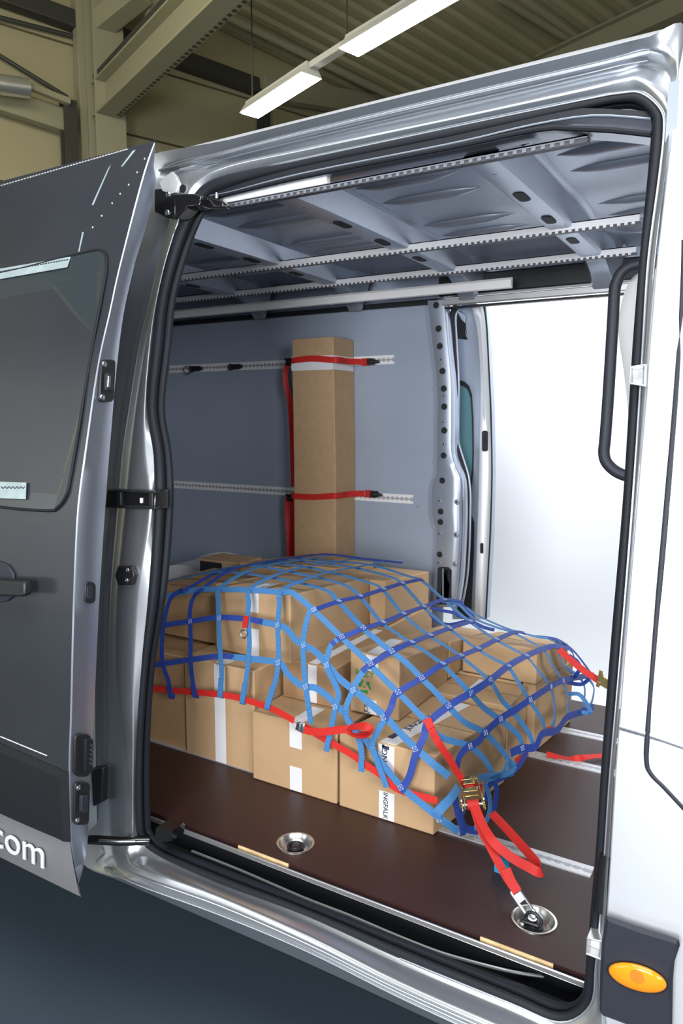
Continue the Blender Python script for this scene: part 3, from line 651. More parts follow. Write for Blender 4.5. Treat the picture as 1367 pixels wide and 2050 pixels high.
mb = MB(); mb.prism([door(x, y, -.006) for x, y in ((2,1160),(40,1162),(40,1190),(2,1188))], (0, -.028, 0)); part('handle_neck', mb, BLACK, sd, bevel=.003)

# --- arms that carry the door
mb = MB()
mb.prism([body(x, y, -.03) for x, y in ((308,378),(322,377),(352,389),(350,438),(334,436),(308,426))], (0, .03, 0)); 
mb.prism([body(x, y, -.045) for x, y in ((346,388),(388,387),(404,392),(398,412),(375,414),(352,438))], (0, .05, 0))
mb.prism([body(x, y, -.01) for x, y in ((385,390),(404,391),(440,400),(447,406),(447,415),(400,414),(385,412))], (0, .03, 0))
ar = part('upper_door_arm', mb, BLACKGL, bevel=.004)
for x, y in ((336,390),(335,426)): screw(body(x, y, -.031), (0,-1,0), .0085, ar)
mb = MB(); mb.tube([body(434, 399, 0), body(434, 388, 0)], .006, 10); part('arm_roller', mb, ZINC, ar, smooth=True)
mb = MB(); mb.prism([body(x, y, -.030) for x, y in ((318,366),(332,352),(344,343),(352,352),(358,366),(352,385),(340,389),(325,383))], (0, .012, 0)); part('arm_bracket', mb, SILVERD, van, bevel=.0015)
mb = MB(); mb.disc(body(367, 378, -.024), (0,-1,0), .011, .004); part('pillar_grommet', mb, BLACK)
mb = MB(); mb.prism([body(x, y, -.05) for x, y in ((213,979),(310,982),(311,1020),(210,1017))], (0, .05, 0)); 
ca = part('centre_door_arm', mb, BLACKGL, bevel=.004)
mb = MB()
for xa in (233, 297): mb.prism([body(x, y, -.056) for x, y in ((xa,984),(xa+8,984),(xa+8,1017),(xa,1017))], (0, .02, 0))
mb.prism([body(x, y, -.056) for x, y in ((235,980),(310,983),(310,988),(235,985))], (0, .02, 0)); mb.prism([body(x, y, -.056) for x, y in ((235,1010),(310,1014),(310,1020),(235,1017))], (0, .02, 0))
part('arm_rib', mb, BLACK, ca, bevel=.002)
mb = MB(); mb.prism([body(x, y, -.052) for x, y in ((280,997),(285,997),(285,1007),(280,1007))], (0, .01, 0)); part('arm_label', mb, TAPE, ca)
mb = MB(); mb.tube([body(178, 1681, -.09), body(240, 1684, -.05), body(300, 1683, .0)], .013, 10); mb.prism([body(x, y, -.02) for x, y in ((312,1657),(345,1662),(343,1684),(310,1686))], (0, .05, 0))
part('lower_door_arm', mb, BLACKGL, smooth=True, ang=40)
mb = MB(); mb.tube([body(198, 1682, -.095), body(240, 1684.5, -.07), body(272, 1684, -.05)], .004, 8); part('arm_highlight_rod', mb, ZINC, van, smooth=True)
mb = MB(); mb.prism([body(x, y, -.0) for x, y in ((181,1540),(205,1537),(203,1607),(185,1616))], (0, .03, 0)); part('contact_receiver', mb, BLACK, bevel=.005)
mb = MB(); mb.tube(cr([body(x, y, -.03) for x, y in ((205,1694),(210,1705),(206,1712),(197,1720),(194,1726))], 4), .004, 6); part('edge_clip', mb, SILVER, van, smooth=True)
# ================================================================== cartons
def quad(x0, x1, y0, y1): return [(x0,y0),(x1,y0),(x1,y1),(x0,y1)]
def carton(label, base, z0, z1, m=CARD, group='cardboard cartons under the net', sag=0.):
    """one carton: body with a flap seam on top, rounded edges"""
    c = sum((V((x, y, 0)) for x, y in base), V())/4
    t = thing('cardboard_box', label, 'box', (c.x, c.y, z0), group)
    mb = MB(); bt = [V((x, y, z0)) for x, y in base]; tpv = [V((x, y, z1-(sag if y > c.y else 0))) for x, y in base]
    mb.loft([bt, tpv], True); mb.f += [[3,2,1,0],[4,5,6,7]]; mb.m += [0,0]
    mb.build('carton', m, t, bevel=.005, seg=3)
    fl = MB(); a, b = tpv[0].lerp(tpv[3], .5), tpv[1].lerp(tpv[2], .5); k = V((0, .0012, 0)); up = V((0,0,.0006))
    fl.add([a-k+up, b-k+up, b+k+up, a+k+up], [(0,1,2,3)]); fl.prism([a-k, b-k, b+k, a+k], up)
    fl.build('flap_seam', CARDE, t)
    # glued overlap of the board at the front corner and the dark slit between the flaps
    return t
def ftape(t, pts, off, name='tape', m=TAPE, th=.0009):
    mb = MB(); mb.prism(pts, V(off)*th); return mb.build(name, m, t)
def front(t, y, x0, x1, z0, z1, name='tape', m=TAPE): return ftape(t, [V((x0,y,z0)),V((x1,y,z0)),V((x1,y,z1)),V((x0,y,z1))], (0,-1,0), name, m)
def topt(t, z, x0, x1, y0, y1): return ftape(t, [V((x0,y0,z)),V((x1,y0,z)),V((x1,y1,z)),V((x0,y1,z))], (0,0,1))
def right(t, x, y0, y1, z0, z1): return ftape(t, [V((x,y0,z0)),V((x,y1,z0)),V((x,y1,z1)),V((x,y0,z1))], (1,0,0))
def px_x(x, y, Y): return at(x, y, Y=Y).x
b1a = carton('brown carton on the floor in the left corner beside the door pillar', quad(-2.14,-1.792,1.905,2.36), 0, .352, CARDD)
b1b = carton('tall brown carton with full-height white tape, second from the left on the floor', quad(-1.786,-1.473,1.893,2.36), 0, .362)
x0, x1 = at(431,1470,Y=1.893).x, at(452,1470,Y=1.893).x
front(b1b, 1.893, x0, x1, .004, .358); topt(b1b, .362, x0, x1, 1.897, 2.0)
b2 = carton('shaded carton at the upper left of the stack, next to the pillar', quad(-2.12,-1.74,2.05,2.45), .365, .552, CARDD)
b3 = carton('large carton at the top of the stack with a strap ring hanging in front', quad(-1.728,-1.397,2.0,2.56), .368, .612, sag=.043)
x0, x1 = at(507,1250,Y=2.0).x, at(518,1250,Y=2.0).x
front(b3, 2.0, x0-.018, x1, .53, .606); front(b3, 2.0, x0-.01, x1, .372, .47); topt(b3, .612, x0-.018, x1, 2.004, 2.12)
b8 = carton('carton in the middle of the front row with two white tape pieces', quad(-1.458,-1.127,1.862,2.30), 0, .237)
x0, x1 = at(580,1480,Y=1.862).x, at(604,1480,Y=1.862).x
front(b8, 1.862, x0, x1, .150, .233); front(b8, 1.862, x0, x1, .004, .085); topt(b8, .237, x0, x1, 1.868, 2.0)
b9 = carton('front right carton with printed white tape, nearest to the ratchet', [(-1.118,1.860),(-.797,1.860),(-.722,2.277),(-1.045,2.29)], 0, .243)
x0, x1 = at(765,1560,Y=1.86).x, at(790,1560,Y=1.86).x
tl = front(b9, 1.86, x0-.01, x1, .004, .092); tu = front(b9, 1.86, x0-.014, x1-.002, .155, .239); 
tt = ftape(b9, [V((x0-.012,1.866,.243)),V((x1,1.866,.243)),V((x1+.075,2.275,.243)),V((x0+.062,2.277,.243))], (0,0,1))
b10 = carton('low carton on the floor behind the front right carton', quad(-1.05,-.725,2.30,2.51), 0, .255)
topt(b10, .255, -.90, -.86, 2.31, 2.50)
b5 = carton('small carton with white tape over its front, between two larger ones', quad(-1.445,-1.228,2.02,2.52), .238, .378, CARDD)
x0, x1 = at(617,1370,Y=2.02).x, at(634,1370,Y=2.02).x
front(b5, 2.02, x0, x1, .242, .374); topt(b5, .378, x0, x1, 2.026, 2.5)
b6 = carton('narrow carton with a green recycling sign on its front', quad(-1.172,-.992,2.02,2.42), .245, .452, sag=.05)
x0, x1 = at(735,1340,Y=2.02).x, at(757,1340,Y=2.02).x
u6 = front(b6, 2.02, x0-.004, x1, .395, .447, 'label'); l6 = front(b6, 2.02, x0-.006, x1-.005, .25, .297); topt(b6, .452, x0-.004, x1, 2.026, 2.2)
b6b = carton('carton behind the one with the recycling sign', quad(-1.172,-.99,2.43,2.82), .262, .400, sag=.055)
b10b = carton('carton on the floor below the rear of the right stack', quad(-1.08,-1.0+.24,2.53,2.98), 0, .258)
b7 = carton('carton at the right rear of the stack with clear white tape on its side', [(-.98,2.53),(-.700,2.53),(-.660,2.82),(-.94,2.84)], .262, .395, sag=.05)
b7l = carton('bottom carton at the right rear, under the one taped on its side', [(-.752,2.54),(-.702,2.54),(-.656,2.90),(-.705,2.93)], 0, .258)
for y0, w in ((2.60, .04), (2.69, .03)):
    s = (y0-2.53)/.37*.045
    ftape(b7, [V((-.700+s,y0,.266)),V((-.700+s+w*.12,y0+w,.266)),V((-.700+s+w*.12,y0+w,.391)),V((-.700+s,y0,.391))], (1,0,0))
b4 = carton('carton at the rear of the top layer, below the tall carton', quad(-1.56,-1.33,2.57,3.0), .372, .558, sag=.035)
b11 = carton('carton under the rear carton of the top layer', quad(-1.56,-1.32,2.57,3.02), 0, .368)
b12 = carton('carton behind the large top carton, in front of the tall upright carton', quad(-2.0,-1.75,2.48,2.9), .368, .585, sag=.04); 
b14 = carton('carton behind the large top carton, right of the upright carton', quad(-1.74,-1.57,2.58,2.92), .368, .585, sag=.03)
b12b = carton('carton supporting the rear left of the top layer', quad(-2.1,-1.57,2.48,2.93), 0, .364)
b15 = carton('inner carton on the floor under the large top carton', quad(-1.46+.0,-1.14,2.32,2.56), 0, .236)
b13 = carton('small carton with a dark printed panel beside the wheel arch', quad(-2.30,-2.06,2.55,2.72), .362, .56, CARDT)
ftape(b13, [V((-2.29,2.55,.47)),V((-2.16,2.55,.47)),V((-2.16,2.55,.55)),V((-2.29,2.55,.55))], (0,-1,0), 'printed_panel', TRIM)
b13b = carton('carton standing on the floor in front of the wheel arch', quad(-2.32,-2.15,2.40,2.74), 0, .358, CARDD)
# printing
def vtext(s, size, o, t, face='front', m=INK, flip=False):
    if face == 'front': ux, uz = ((0,0,-1), (1,0,0))       # reads downwards
    else: ux, uz = ((.17,1,0), (-1,.17,0))
    if flip: ux, uz = tuple(-k for k in ux), tuple(-k for k in uz)
    return text(s, size, o, ux, uz, m, t)
xa = at(771,1600,Y=1.86).x
vtext('INGFALK', .021, (xa-.005, 1.8585, .091), b9)
vtext('JUNG', .027, (xa+.006, 1.8585, .160), b9, flip=True)
mk = MB(); mk.box((xa-.012,1.8584,.226),(xa+.012,1.859,.237)); mk.box((xa-.012,1.8584,.232),(xa-.004,1.859,.239)); mk.build('printed_mark', INK, b9)
ox = at(850,1470,Z=.244)
text('JUNGFALK', .030, (-.938,1.98,.2445), (.17,1,0), (-1,.17,0), INK, b9)
mk = MB(); mk.prism([V((-.972,1.90,.2442)),V((-.952,1.90,.2442)),V((-.943,1.955,.2442)),V((-.963,1.955,.2442))], (0,0,.0005)); mk.build('printed_mark', INK, b9)
text('REZY', .030, (-1.152,2.0192,.372), (1,0,0), (0,0,1), GREEN, b6)
for k in range(3):                                               # three chasing arrows
    a = math.radians(90+120*k); c = V((-1.116, 2.0190, .338)); R = .024
    p = lambda ang, r: c+V((r*math.cos(ang), 0, r*math.sin(ang)))
    mk = MB(); mk.prism([p(a+.25, R*1.05), p(a+.25, R*.75), p(a+1.35, R*.55), p(a+1.35, R*.95)], (0,-.0005,0)); mk.prism([p(a+1.30, R*1.15), p(a+1.30, R*.35), p(a+1.85, R*.8)], (0,-.0005,0)); mk.build('recycling_arrow', GREEN, b6)
text('07', .010, (-1.123,2.0190,.333), (1,0,0), (0,0,1), GREEN, b6)
xb = at(744,1340,Y=2.02).x
mk = MB(); mk.box((xb-.012,2.0184,.400),(xb+.012,2.019,.408)); mk.box((xb-.012,2.0184,.408),(xb-.004,2.019,.432)); mk.box((xb+.001,2.0184,.408),(xb+.008,2.019,.420)); mk.build('printed_mark', INK, b6)
vtext('JUN', .022, (xb-.011, 2.0185, .252), b6, flip=True)
# tall upright carton
tb = thing('tall_cardboard_box', 'tall upright cardboard carton strapped against the grey wall', 'box', (-1.92, 3.04, 0))
mb = MB(); mb.loft([[V((x, y, z)) for x, y in quad(-2.040,-1.802,2.957,3.147)] for z in (0, .5, 1.0)]+[[V((x, y, z)) for x, y in quad(-2.048,-1.815,2.957,3.147)] for z in (1.585,)], True); mb.f += [[3,2,1,0],[12,13,14,15]]; mb.m += [0,0]
mb.build('carton', CARDT, tb, bevel=.005, seg=3)
mb = MB(); mb.box((-2.049,2.9555,1.435),(-1.812,2.958,1.500)); mb.box((-1.8135,2.9555,1.435),(-1.8105,3.14,1.500)); mb.build('tape', TAPE, tb)
mb = MB(); mb.box((-2.02,3.02,1.5852),(-1.84,3.10,1.5862)); mb.build('tape', TAPE, tb)

# ================================================================== the cargo net
PL = []   # the draped shape: below all of these planes z = a + b*x + c*y
def plane(a, b, c): PL.append((a, b, c))
plane(.640, 0, 0)
plane(.642-.36*1.39, -.36, 0)
plane(.39-4.5*.655, -4.5, 0)
plane(.63-2.4*1.978, 0, 2.4)
plane(.64-.427*1.39-.868*1.98, -.427, .868)
plane(.25-6*1.842, 0, 6)
plane(.27-3.5*.768-1.2*1.9, -3.5, 1.2)
plane(.60+3*3.06, 0, -3.0)
def viol(p):
    best = -9; k = 0
    for i, (a, b, c) in enumerate(PL):
        v = p.z-(a+b*p.x+c*p.y)
        v /= math.sqrt(1+b*b+c*c)
        if v > best: best, k = v, i
    return best, k
def drape(x, y, off=.004):
    """point of the draped net seen at a spot of the photo, with the outward normal"""
    d = ray(x, y).normalized(); t = 1.2; bt, bv, bk = 0, 9, 0; pv = None
    while t < 4.2:
        v, k = viol(CAM+d*t)
        if v < bv: bt, bv, bk = t, v, k
        if v <= 0:
            lo_, hi = t-.01, t
            for _ in range(14):
                mi = (lo_+hi)/2
                if viol(CAM+d*mi)[0] <= 0: hi = mi
                else: lo_ = mi
            bt = hi; bk = viol(CAM+d*hi)[1]; break
        t += .01
    a, b, c = PL[bk]; n = V((-b, -c, 1)).normalized()
    return CAM+d*bt+n*off, n
z1 = lambda x, y: (290+x/2.79, 1120+y/2.79)
z2 = lambda x, y: (680+x/2.441, 1120+y/2.441)
net = thing('cargo_net', 'blue webbing cargo net thrown over the pile of cartons', 'net', (-1.3, 2.3, 0))
def blend(ns):
    out = []
    for i in range(len(ns)):
        s = sum((ns[j] for j in range(max(0, i-1), min(len(ns), i+2))), V()); out.append(s.normalized())
    return out
def strap(pts, m, w=.019, off=.004, pre=None, name='webbing_strap', parent=net, t=.0017, post=None):
    P, Nn = [], []
    if pre:
        for p in pre: P.append(V(p)); Nn.append(V((0, -.15, 1)).normalized())
    for q in pts: p, n = drape(*q, off); P.append(p); Nn.append(n)
    if post:
        for p in post: P.append(V(p)); Nn.append(V((0, .0, 1)).normalized())
    Nn = blend(blend(Nn))
    mb = MB(); mb.ribbon(P, Nn, w, t)
    return mb, P, Nn
KN = []
def knot(x, y, col=None):
    KN.append(drape(x, y, .009))
def lay(pts, m, w=.019, off=.004, **k):
    mb, P, Nn = strap(pts, m, w, off, **k); mb.build('webbing_strap', m, net, smooth=True, ang=50); return P
# rows
lay([z1(60,590),z1(120,580),z1(262,560),z1(425,540),z1(500,545)], WEBSHADE, off=.003)
lay([z1(490,545),z1(585,555),z1(752,578),z1(800,640),z1(870,700),z1(905,712),z1(960,720),z1(1030,770),z1(1070,812),z1(1115,855),z1(1165,938),z1(1240,1012),z1(1312,1118),z2(305,1110),z2(400,1190),z2(495,1265),z2(575,1330)], WEBLIT, w=.021, off=.003)
lay([z1(85,375),z1(130,365),z1(262,345),z1(418,325),z1(580,335),z1(660,350)], WEBSHADE, off=.003)
lay([z1(650,348),z1(748,368),z1(800,395),z1(850,455),z1(895,480),z1(960,520),z1(1025,592),z1(1085,662),z1(1172,732),z1(1260,805),z1(1350,882),z2(300,850),z2(375,922),z2(450,990),z2(530,1060)], WEBLIT, w=.022, off=.003)
def plateau(pt, zz=.644, x0=-2.2, step=.2):
    p, n = drape(*pt); xs = []; x = x0
    while x < p.x-.08: xs.append(x); x += step
    return [(x, p.y, zz+.004*math.sin(9*x)-.26*max(0, -1.74-x)-.07*max(0, p.y-2.2)) for x in xs]
lay([z1(95,215),z1(170,195),z1(235,182),z1(330,168),z1(425,168),z1(590,172),z1(765,185),z1(830,190),z1(945,290),z1(1100,440),z1(1260,590),z2(150,520),z2(285,653),z2(360,730),z2(430,800),z2(480,862),z2(555,890),z2(625,910),z2(690,962),z2(735,1030),z2(742,1070)], WEBLIT)
rowD = [
 [z1(985,168),z1(1080,245),z1(1220,390),z2(180,395),z2(255,455),z2(330,512),z2(400,585),z2(462,645),z2(530,720),z2(605,795),z2(700,845),z2(780,925),z2(825,990),z2(835,1060)],
 [z1(1100,143),z1(1200,215),z2(150,250),z2(210,320),z2(350,415),z2(430,465),z2(500,520),z2(570,585),z2(630,650),z2(700,725),z2(775,780),z2(860,850),z2(885,905),z2(875,960)],
 [z1(1240,132),z2(210,155),z2(310,275),z2(440,380),z2(520,430),z2(590,480),z2(725,590),z2(790,690),z2(850,755),z2(925,860),z2(940,935)],
 [z2(240,88),z2(305,125),z2(410,240),z2(535,345),z2(675,445),z2(750,490),z2(820,530),z2(880,620),z2(920,685),z2(980,780),z2(1000,845)],
 [z2(330,85),z2(400,108),z2(510,205),z2(635,310),z2(765,400),z2(840,440),z2(910,480),z2(970,550),z2(1020,620),z2(1045,720),z2(1040,800),z2(1005,850)],
]
for i, r in enumerate(rowD): lay(r, WEBLIT, pre=plateau(r[0], x0=-2.2+.05*i))
lay([z2(400,108),z2(510,200),z2(580,225),z2(650,290),z2(760,335),z2(850,365),z2(990,445),z2(1035,520),z2(1080,592),z2(1110,680),z2(1105,765)], WEBLIT, w=.016)
lay([z2(620,240),z2(665,275),z2(790,332),z2(880,362),z2(960,382),z2(1030,395),z2(1120,440),z2(1145,490),z2(1190,560),z2(1235,620),z2(1228,690),z2(1205,735)], WEBLIT, w=.014)
lay([z2(1060,440),z2(1090,520),z2(1160,570),z2(1190,620),z2(1190,680),z2(1180,725)], WEBLIT, w=.016)
lay([z2(960,380),z2(1060,395),z2(1130,440),z2(1185,505),z2(1225,560)], WEBSHADE, w=.012)
mb = MB(); mb.ribbon([(x, 2.71+.01*math.sin(5*x), .648-.26*max(0, -1.74-x)-.035) for x in (-2.1, -1.9, -1.7, -1.5, -1.32)], (0,-.2,1), .018, .0017); mb.build('webbing_strap', WEBSHADE, net, smooth=True)
# columns
colV = [
 ([z1(240,168),z1(200,180),z1(150,222),z1(120,320),z1(105,430),z1(102,520),z1(112,600),z1(140,680),z1(155,770)], WEBSHADE, -2.03),
 ([z1(325,168),z1(275,222),z1(258,300),z1(262,420),z1(262,560),z1(272,660),z1(290,765)], WEBSHADE, -1.92),
 ([z1(425,162),z1(418,250),z1(420,380),z1(428,520),z1(435,640),z1(430,765)], WEBLIT, -1.72),
 ([z1(592,168),z1(586,250),z1(582,320),z1(590,450),z1(585,560),z1(572,670),z1(552,800)], WEBLIT, -1.55),
 ([z1(768,178),z1(757,260),z1(748,365),z1(752,480),z1(752,575),z1(735,680),z1(690,830)], WEBLIT, -1.40)]
for pts, m, xb_ in colV:
    p0, _ = drape(*pts[0])
    lay(pts, m, off=.007, w=.0185, pre=[(p0.x+.02*k/4, y, .648+.003*math.sin(7*y+p0.x*5)-.26*max(0, -1.74-p0.x)-.07*max(0, y-2.2)) for k, y in enumerate((2.70, 2.55, 2.40, 2.22, 2.08))])
    end = [drape(*q, .010) for q in pts[-3:]]
    mb = MB(); a, b = end[1], end[2]; mid_ = (a[0].lerp(b[0], .2))
    mb.ribbon([mid_, mid_.lerp(b[0], .6), b[0], b[0]+V((.0,.008,-.004)), b[0]+V((0,.012,.01))], [a[1], b[1], b[1], V((0,-.3,-1)), V((0,1,0))], .020, .002); mb.build('sewn_loop', m, net, smooth=True, ang=50)
lay([z2(400,105),z2(305,125),z2(210,155),z2(100,190),z1(1080,245),z1(945,290)], WEBSHADE, off=.008)
lay([z1(960,285),z1(925,295),z1(905,370),z1(890,470),z1(895,590),z1(905,700),z1(920,810),z1(935,915)], WEBLIT, off=.008)
lay([z2(600,215),z2(510,205),z2(410,240),z2(310,275),z2(210,318),z2(115,343),z2(60,368),z1(1100,440),z1(1050,475)], WEBSHADE, off=.008)
lay([z1(1075,455),z1(1040,495),z1(1022,592),z1(1050,660),z1(1088,750),z1(1070,830),z1(1050,930),z1(1018,1070)], WEBLIT, off=.008)
lay([z2(650,300),z2(635,312),z2(535,345),z2(440,380),z2(350,415),z2(255,455),z2(150,520),z2(110,552)], WEBSHADE, off=.008)
lay([z2(130,535),z2(90,595),z2(62,660),z2(38,720),z2(45,780),z2(85,840),z2(112,930),z2(110,1035)], WEBLIT, off=.008)
lay([z2(900,368),z2(850,365),z2(765,400),z2(675,445),z2(590,480),z2(500,520),z2(400,585),z2(285,655),z2(262,690),z2(250,730),z2(215,800)], WEBSHADE, off=.008)
lay([z2(225,780),z2(190,840),z2(165,900),z2(180,960),z2(210,1040),z2(235,1110)], WEBLIT, off=.008)
lay([z2(1125,440),z2(1060,432),z2(1000,442),z2(910,480),z2(820,530),z2(725,590),z2(630,652),z2(530,722),z2(430,805),z2(412,870),z2(378,945),z2(345,1060),z2(300,1130)], WEBSHADE, off=.008, w=.021)
lay([z2(1232,565),z2(1140,578),z2(1080,592),z2(1020,620),z2(920,685),z2(850,732),z2(775,778),z2(700,845),z2(670,885),z2(625,910),z2(595,935),z2(570,975),z2(560,1050)], WEBSHADE, off=.008, w=.021)
# lower edge at the right and the bunched corner by the ratchet
lay([z2(1230,720),z2(1180,742),z2(1100,772),z2(1050,835),z2(980,852),z2(945,915),z2(880,922),z2(825,945)], WEBSHADE, off=.008, w=.024)
lay([z2(830,985),z2(838,1020),z2(800,1045),z2(740,1055),z2(665,1062)], WEBLIT, off=.012, w=.018)
lay([z2(900,940),z2(860,1010),z2(790,1060),z2(720,1100),z2(700,1180)], WEBSHADE, off=.010, w=.018)
lay([z2(740,1075),z2(752,1130),z2(745,1190),z2(735,1240)], WEBSHADE, off=.012, w=.020)
lay([z2(690,1090),z2(712,1150),z2(715,1220),z2(695,1275),z2(640,1310)], WEBLIT, off=.014, w=.016)
lay([z2(560,1110),z2(525,1160),z2(500,1215),z2(480,1250)], WEBLIT, off=.016, w=.026)
lay([z2(545,1140),z2(555,1220),z2(580,1300),z2(585,1345)], WEBSHADE, off=.014, w=.024)
lay([z2(600,1190),z2(580,1250),z2(600,1310),z2(660,1325)], WEBSHADE, off=.012, w=.020)
lay([z2(690,620+460),z2(770,1050),z2(800,1000),z2(810,960)], WEBLIT, off=.012, w=.014)
def back(pts, Y, m, w=.016):
    mb = MB(); mb.ribbon([at(x, y, Y=Y) for x, y in pts], (0, -.6, .8), w); mb.build('webbing_strap', m, net, smooth=True)
back([z2(440,262),z2(475,300),z2(530,318),z2(600,305),z2(660,285)], 2.85, WEBSHADE)
back([z2(440,235),z2(500,250),z2(560,262),z2(640,300),z2(700,330),z2(755,345)], 2.90, WEBSHADE)
back([z2(510,205),z2(570,212),z2(620,245),z2(655,270)], 2.95, WEBSHADE, .022)
back([z2(1120,470),z2(1160,500),z2(1170,540),z2(1125,600)], 2.75, WEBSHADE); back([z2(1110,600),z2(1180,610),z2(1220,580)], 2.78, WEBSHADE); back([z2(1110,660),z2(1170,660),z2(1215,720),z2(1222,750),z2(1180,745)], 2.75, WEBLIT)
# sewn crosses at the crossings: white thread
mb = MB()
for q in [z1(945,290),z1(1080,245),z1(1200,215),z1(1330,175),z2(305,125),z1(1100,440),z1(1220,390),z2(210,318),z2(310,275),z2(410,240),z2(510,205),z1(1260,590),z2(255,455),z2(350,415),z2(440,380),z2(535,345),z2(635,310),z2(285,655),z2(400,585),z2(500,520),z2(590,480),z2(675,445),z2(765,400),z2(430,800),z2(530,720),z2(630,652),z2(725,590),z2(820,530),z2(910,480),z2(625,910),z2(700,845),z2(775,778),z2(920,685),z2(1020,620),z2(1080,592),z1(748,368),z1(895,480),z1(905,712),z1(1022,592),z1(1070,820),z1(1172,732),z2(220,770),z2(375,922),z2(305,1110),z2(490,1265),z2(880,920),z1(262,348),z1(425,330),z1(752,578)]:
    p, n = drape(*q, .0105); p2, _ = drape(q[0]+8, q[1]-3.5, .0105); u = (p2-p); u = (u-n*u.dot(n)).normalized(); w = n.cross(u); h = .007
    cs = [p+u*h+w*h, p-u*h+w*h, p-u*h-w*h, p+u*h-w*h]
    for a, b in ((0,1),(1,2),(2,3),(3,0),(0,2),(1,3)): mb.ribbon([cs[a], cs[b]], n, .0008, .0006, sub=1)
mb.build('stitching', THREAD, net, kind='stuff')
# ring patch on the front
rp_ = [drape(*z1(578,318), .012)[0], drape(*z1(574,350), .013)[0], drape(*z1(570,385), .013)[0]]
mb = MB(); mb.ribbon(rp_, (0,-1,.2), .021, .003); pt_ = mb.build('ring_patch', RED, net, smooth=True)
c = drape(*z1(567,417), .016)[0]; mb = MB(); mb.tube([c+V((.0125*math.cos(a), 0, .016*math.sin(a)+ (0 if math.sin(a) < .6 else -.004))) for a in [2*math.pi*k/28 for k in range(28)]], .0024, 8, closed=True); mb.build('steel_ring', STEEL, net, smooth=True)

# ================================================================== red straps
def rstrap(root, pts, w, off=.005, m=RED, name='webbing', t=.0018):
    P, Nn = zip(*[drape(*q, off) for q in pts]); mb = MB(); mb.ribbon(P, blend(blend(list(Nn))), w, t); return mb.build(name, m, root, smooth=True, ang=50), P, Nn
es = thing('edge_lashing_strap', 'red lashing strap threaded through the lower loops of the blue net', 'strap', (-1.3, 1.85, .1))
rstrap(es, [z1(35,718),z1(150,730),z1(300,742),z1(450,757),z1(560,782),z1(700,828),z1(780,868),z1(835,900)], .021, .0025)
rstrap(es, [z1(885,925),z1(960,975),z1(1020,1012),z1(1150,1085),z1(1240,1150),z1(1315,1200),z2(262,1108),z2(320,1135),z2(400,1158),z2(478,1178)], .021, .0015)
rstrap(es, [z1(870,935),z1(930,955),z1(1010,958),z1(1090,948),z1(1160,942)], .023, .012, name='strap_tail')
fold = [drape(*q, o)[0] for q, o in ((z1(1150,935),.014),(z1(1210,922),.03),(z1(1268,920),.036),(z1(1285,945),.03),(z1(1250,972),.02),(z1(1190,972),.010),(z1(1140,950),.006))]
mb = MB(); mb.ribbon(fold, (0,-.6,.8), .024, .002); mb.build('strap_tail', RED, es, smooth=True)
c, n = drape(*z1(880,930), .012); u = (drape(*z1(940,960), .012)[0]-c); u = (u-n*u.dot(n)).normalized(); w = n.cross(u)
mb = MB(); mb.obox(c, (u, w, n), (.011, .0145, .003)); mb.obox(c-u*.004+n*.005, (u, w, n), (.006, .0125, .003)); mb.tube([c+u*.013+w*.017, c+u*.013-w*.017], .003, 8); mb.tube([c-u*.013+w*.016, c-u*.013-w*.016], .0028, 8); mb.build('cam_buckle', ZINC, es, bevel=.0012)
rstrap(es, [z2(600,1120),z2(640,1105),z2(690,1115)], .018, .004); rstrap(es, [z2(855,985),z2(890,960),z2(915,945)], .016, .004); rstrap(es, [z2(1005,830),z2(1030,822)], .014, .004)
# main ratchet strap at the front right
rs = thing('ratchet_strap', 'red ratchet strap from the net corner down to the floor ring', 'strap', (-.6, 1.75, .0))
rat = [drape(z2(540,1065)[0], z2(540,1065)[1], .02)[0]]
tp_ = [drape(*z2(430,795), .012), drape(*z2(452,850), .014), drape(*z2(480,905), .016), drape(*z2(515,975), .018), drape(*z2(552,1045), .022), drape(*z2(585,1100), .026)]
mb = MB(); mb.ribbon([p for p, n in tp_], blend([n for p, n in tp_]), .022, .002); mb.build('webbing', RED, rs, smooth=True)
mb = MB(); mb.ribbon([drape(*z2(424,788), .014)[0], drape(*z2(445,835), .015)[0]], (0,-.5,.86), .024, .004); mb.build('sewn_end', RED, rs, smooth=True)
# ratchet: two side plates, spindle, handle
ra, rb_ = drape(*z2(588,1075), .03)[0], at(*z2(655,1215), Y=1.80)
ax = (rb_-ra).normalized(); side = V((1, .25, .08)); side = (side-ax*side.dot(ax)).normalized(); up_ = side.cross(ax)
if up_.y > 0: up_ = -up_
L = (rb_-ra).length; ctr = (ra+rb_)/2
hw = .025
for s_ in (-1, 1):
    mb = MB(); o = ctr+side*(hw*s_)
    prof = [(-.55,-.010),(-.52,.006),(-.30,.013),(-.05,.010),(.10,.016),(.34,.024),(.50,.020),(.58,.004),(.52,-.012),(.2,-.013),(-.3,-.012)]
    mb.prism([o+ax*(L*a)+up_*b for a, b in prof], side*.0028); mb.build('side_plate', BRASSY, rs, bevel=.0008)
    mb = MB(); q = ctr+ax*(L*.38)+side*((hw+.004)*s_); n = 12
    ring = []
    for k in range(n*2):
        r = .0165 if k % 2 else .0125; a = math.pi*k/n; ring.append(q+ax*(r*math.cos(a))+up_*(r*math.sin(a)))
    mb.prism(ring, side*.003*s_); mb.build('ratchet_wheel', BRASSY, rs)
mb = MB(); q = ctr+ax*(L*.38); mb.tube([q-side*.029, q+side*.029], .006, 10); mb.build('spindle', ZINC, rs, smooth=True)
mb = MB(); mb.tube([q-side*.0165, q-side*.016, q+side*.016, q+side*.0165], [.004, .0135, .0135, .004], 18); mb.build('webbing_coil', RED, rs, smooth=True, ang=50)
q = ctr-ax*(L*.50)
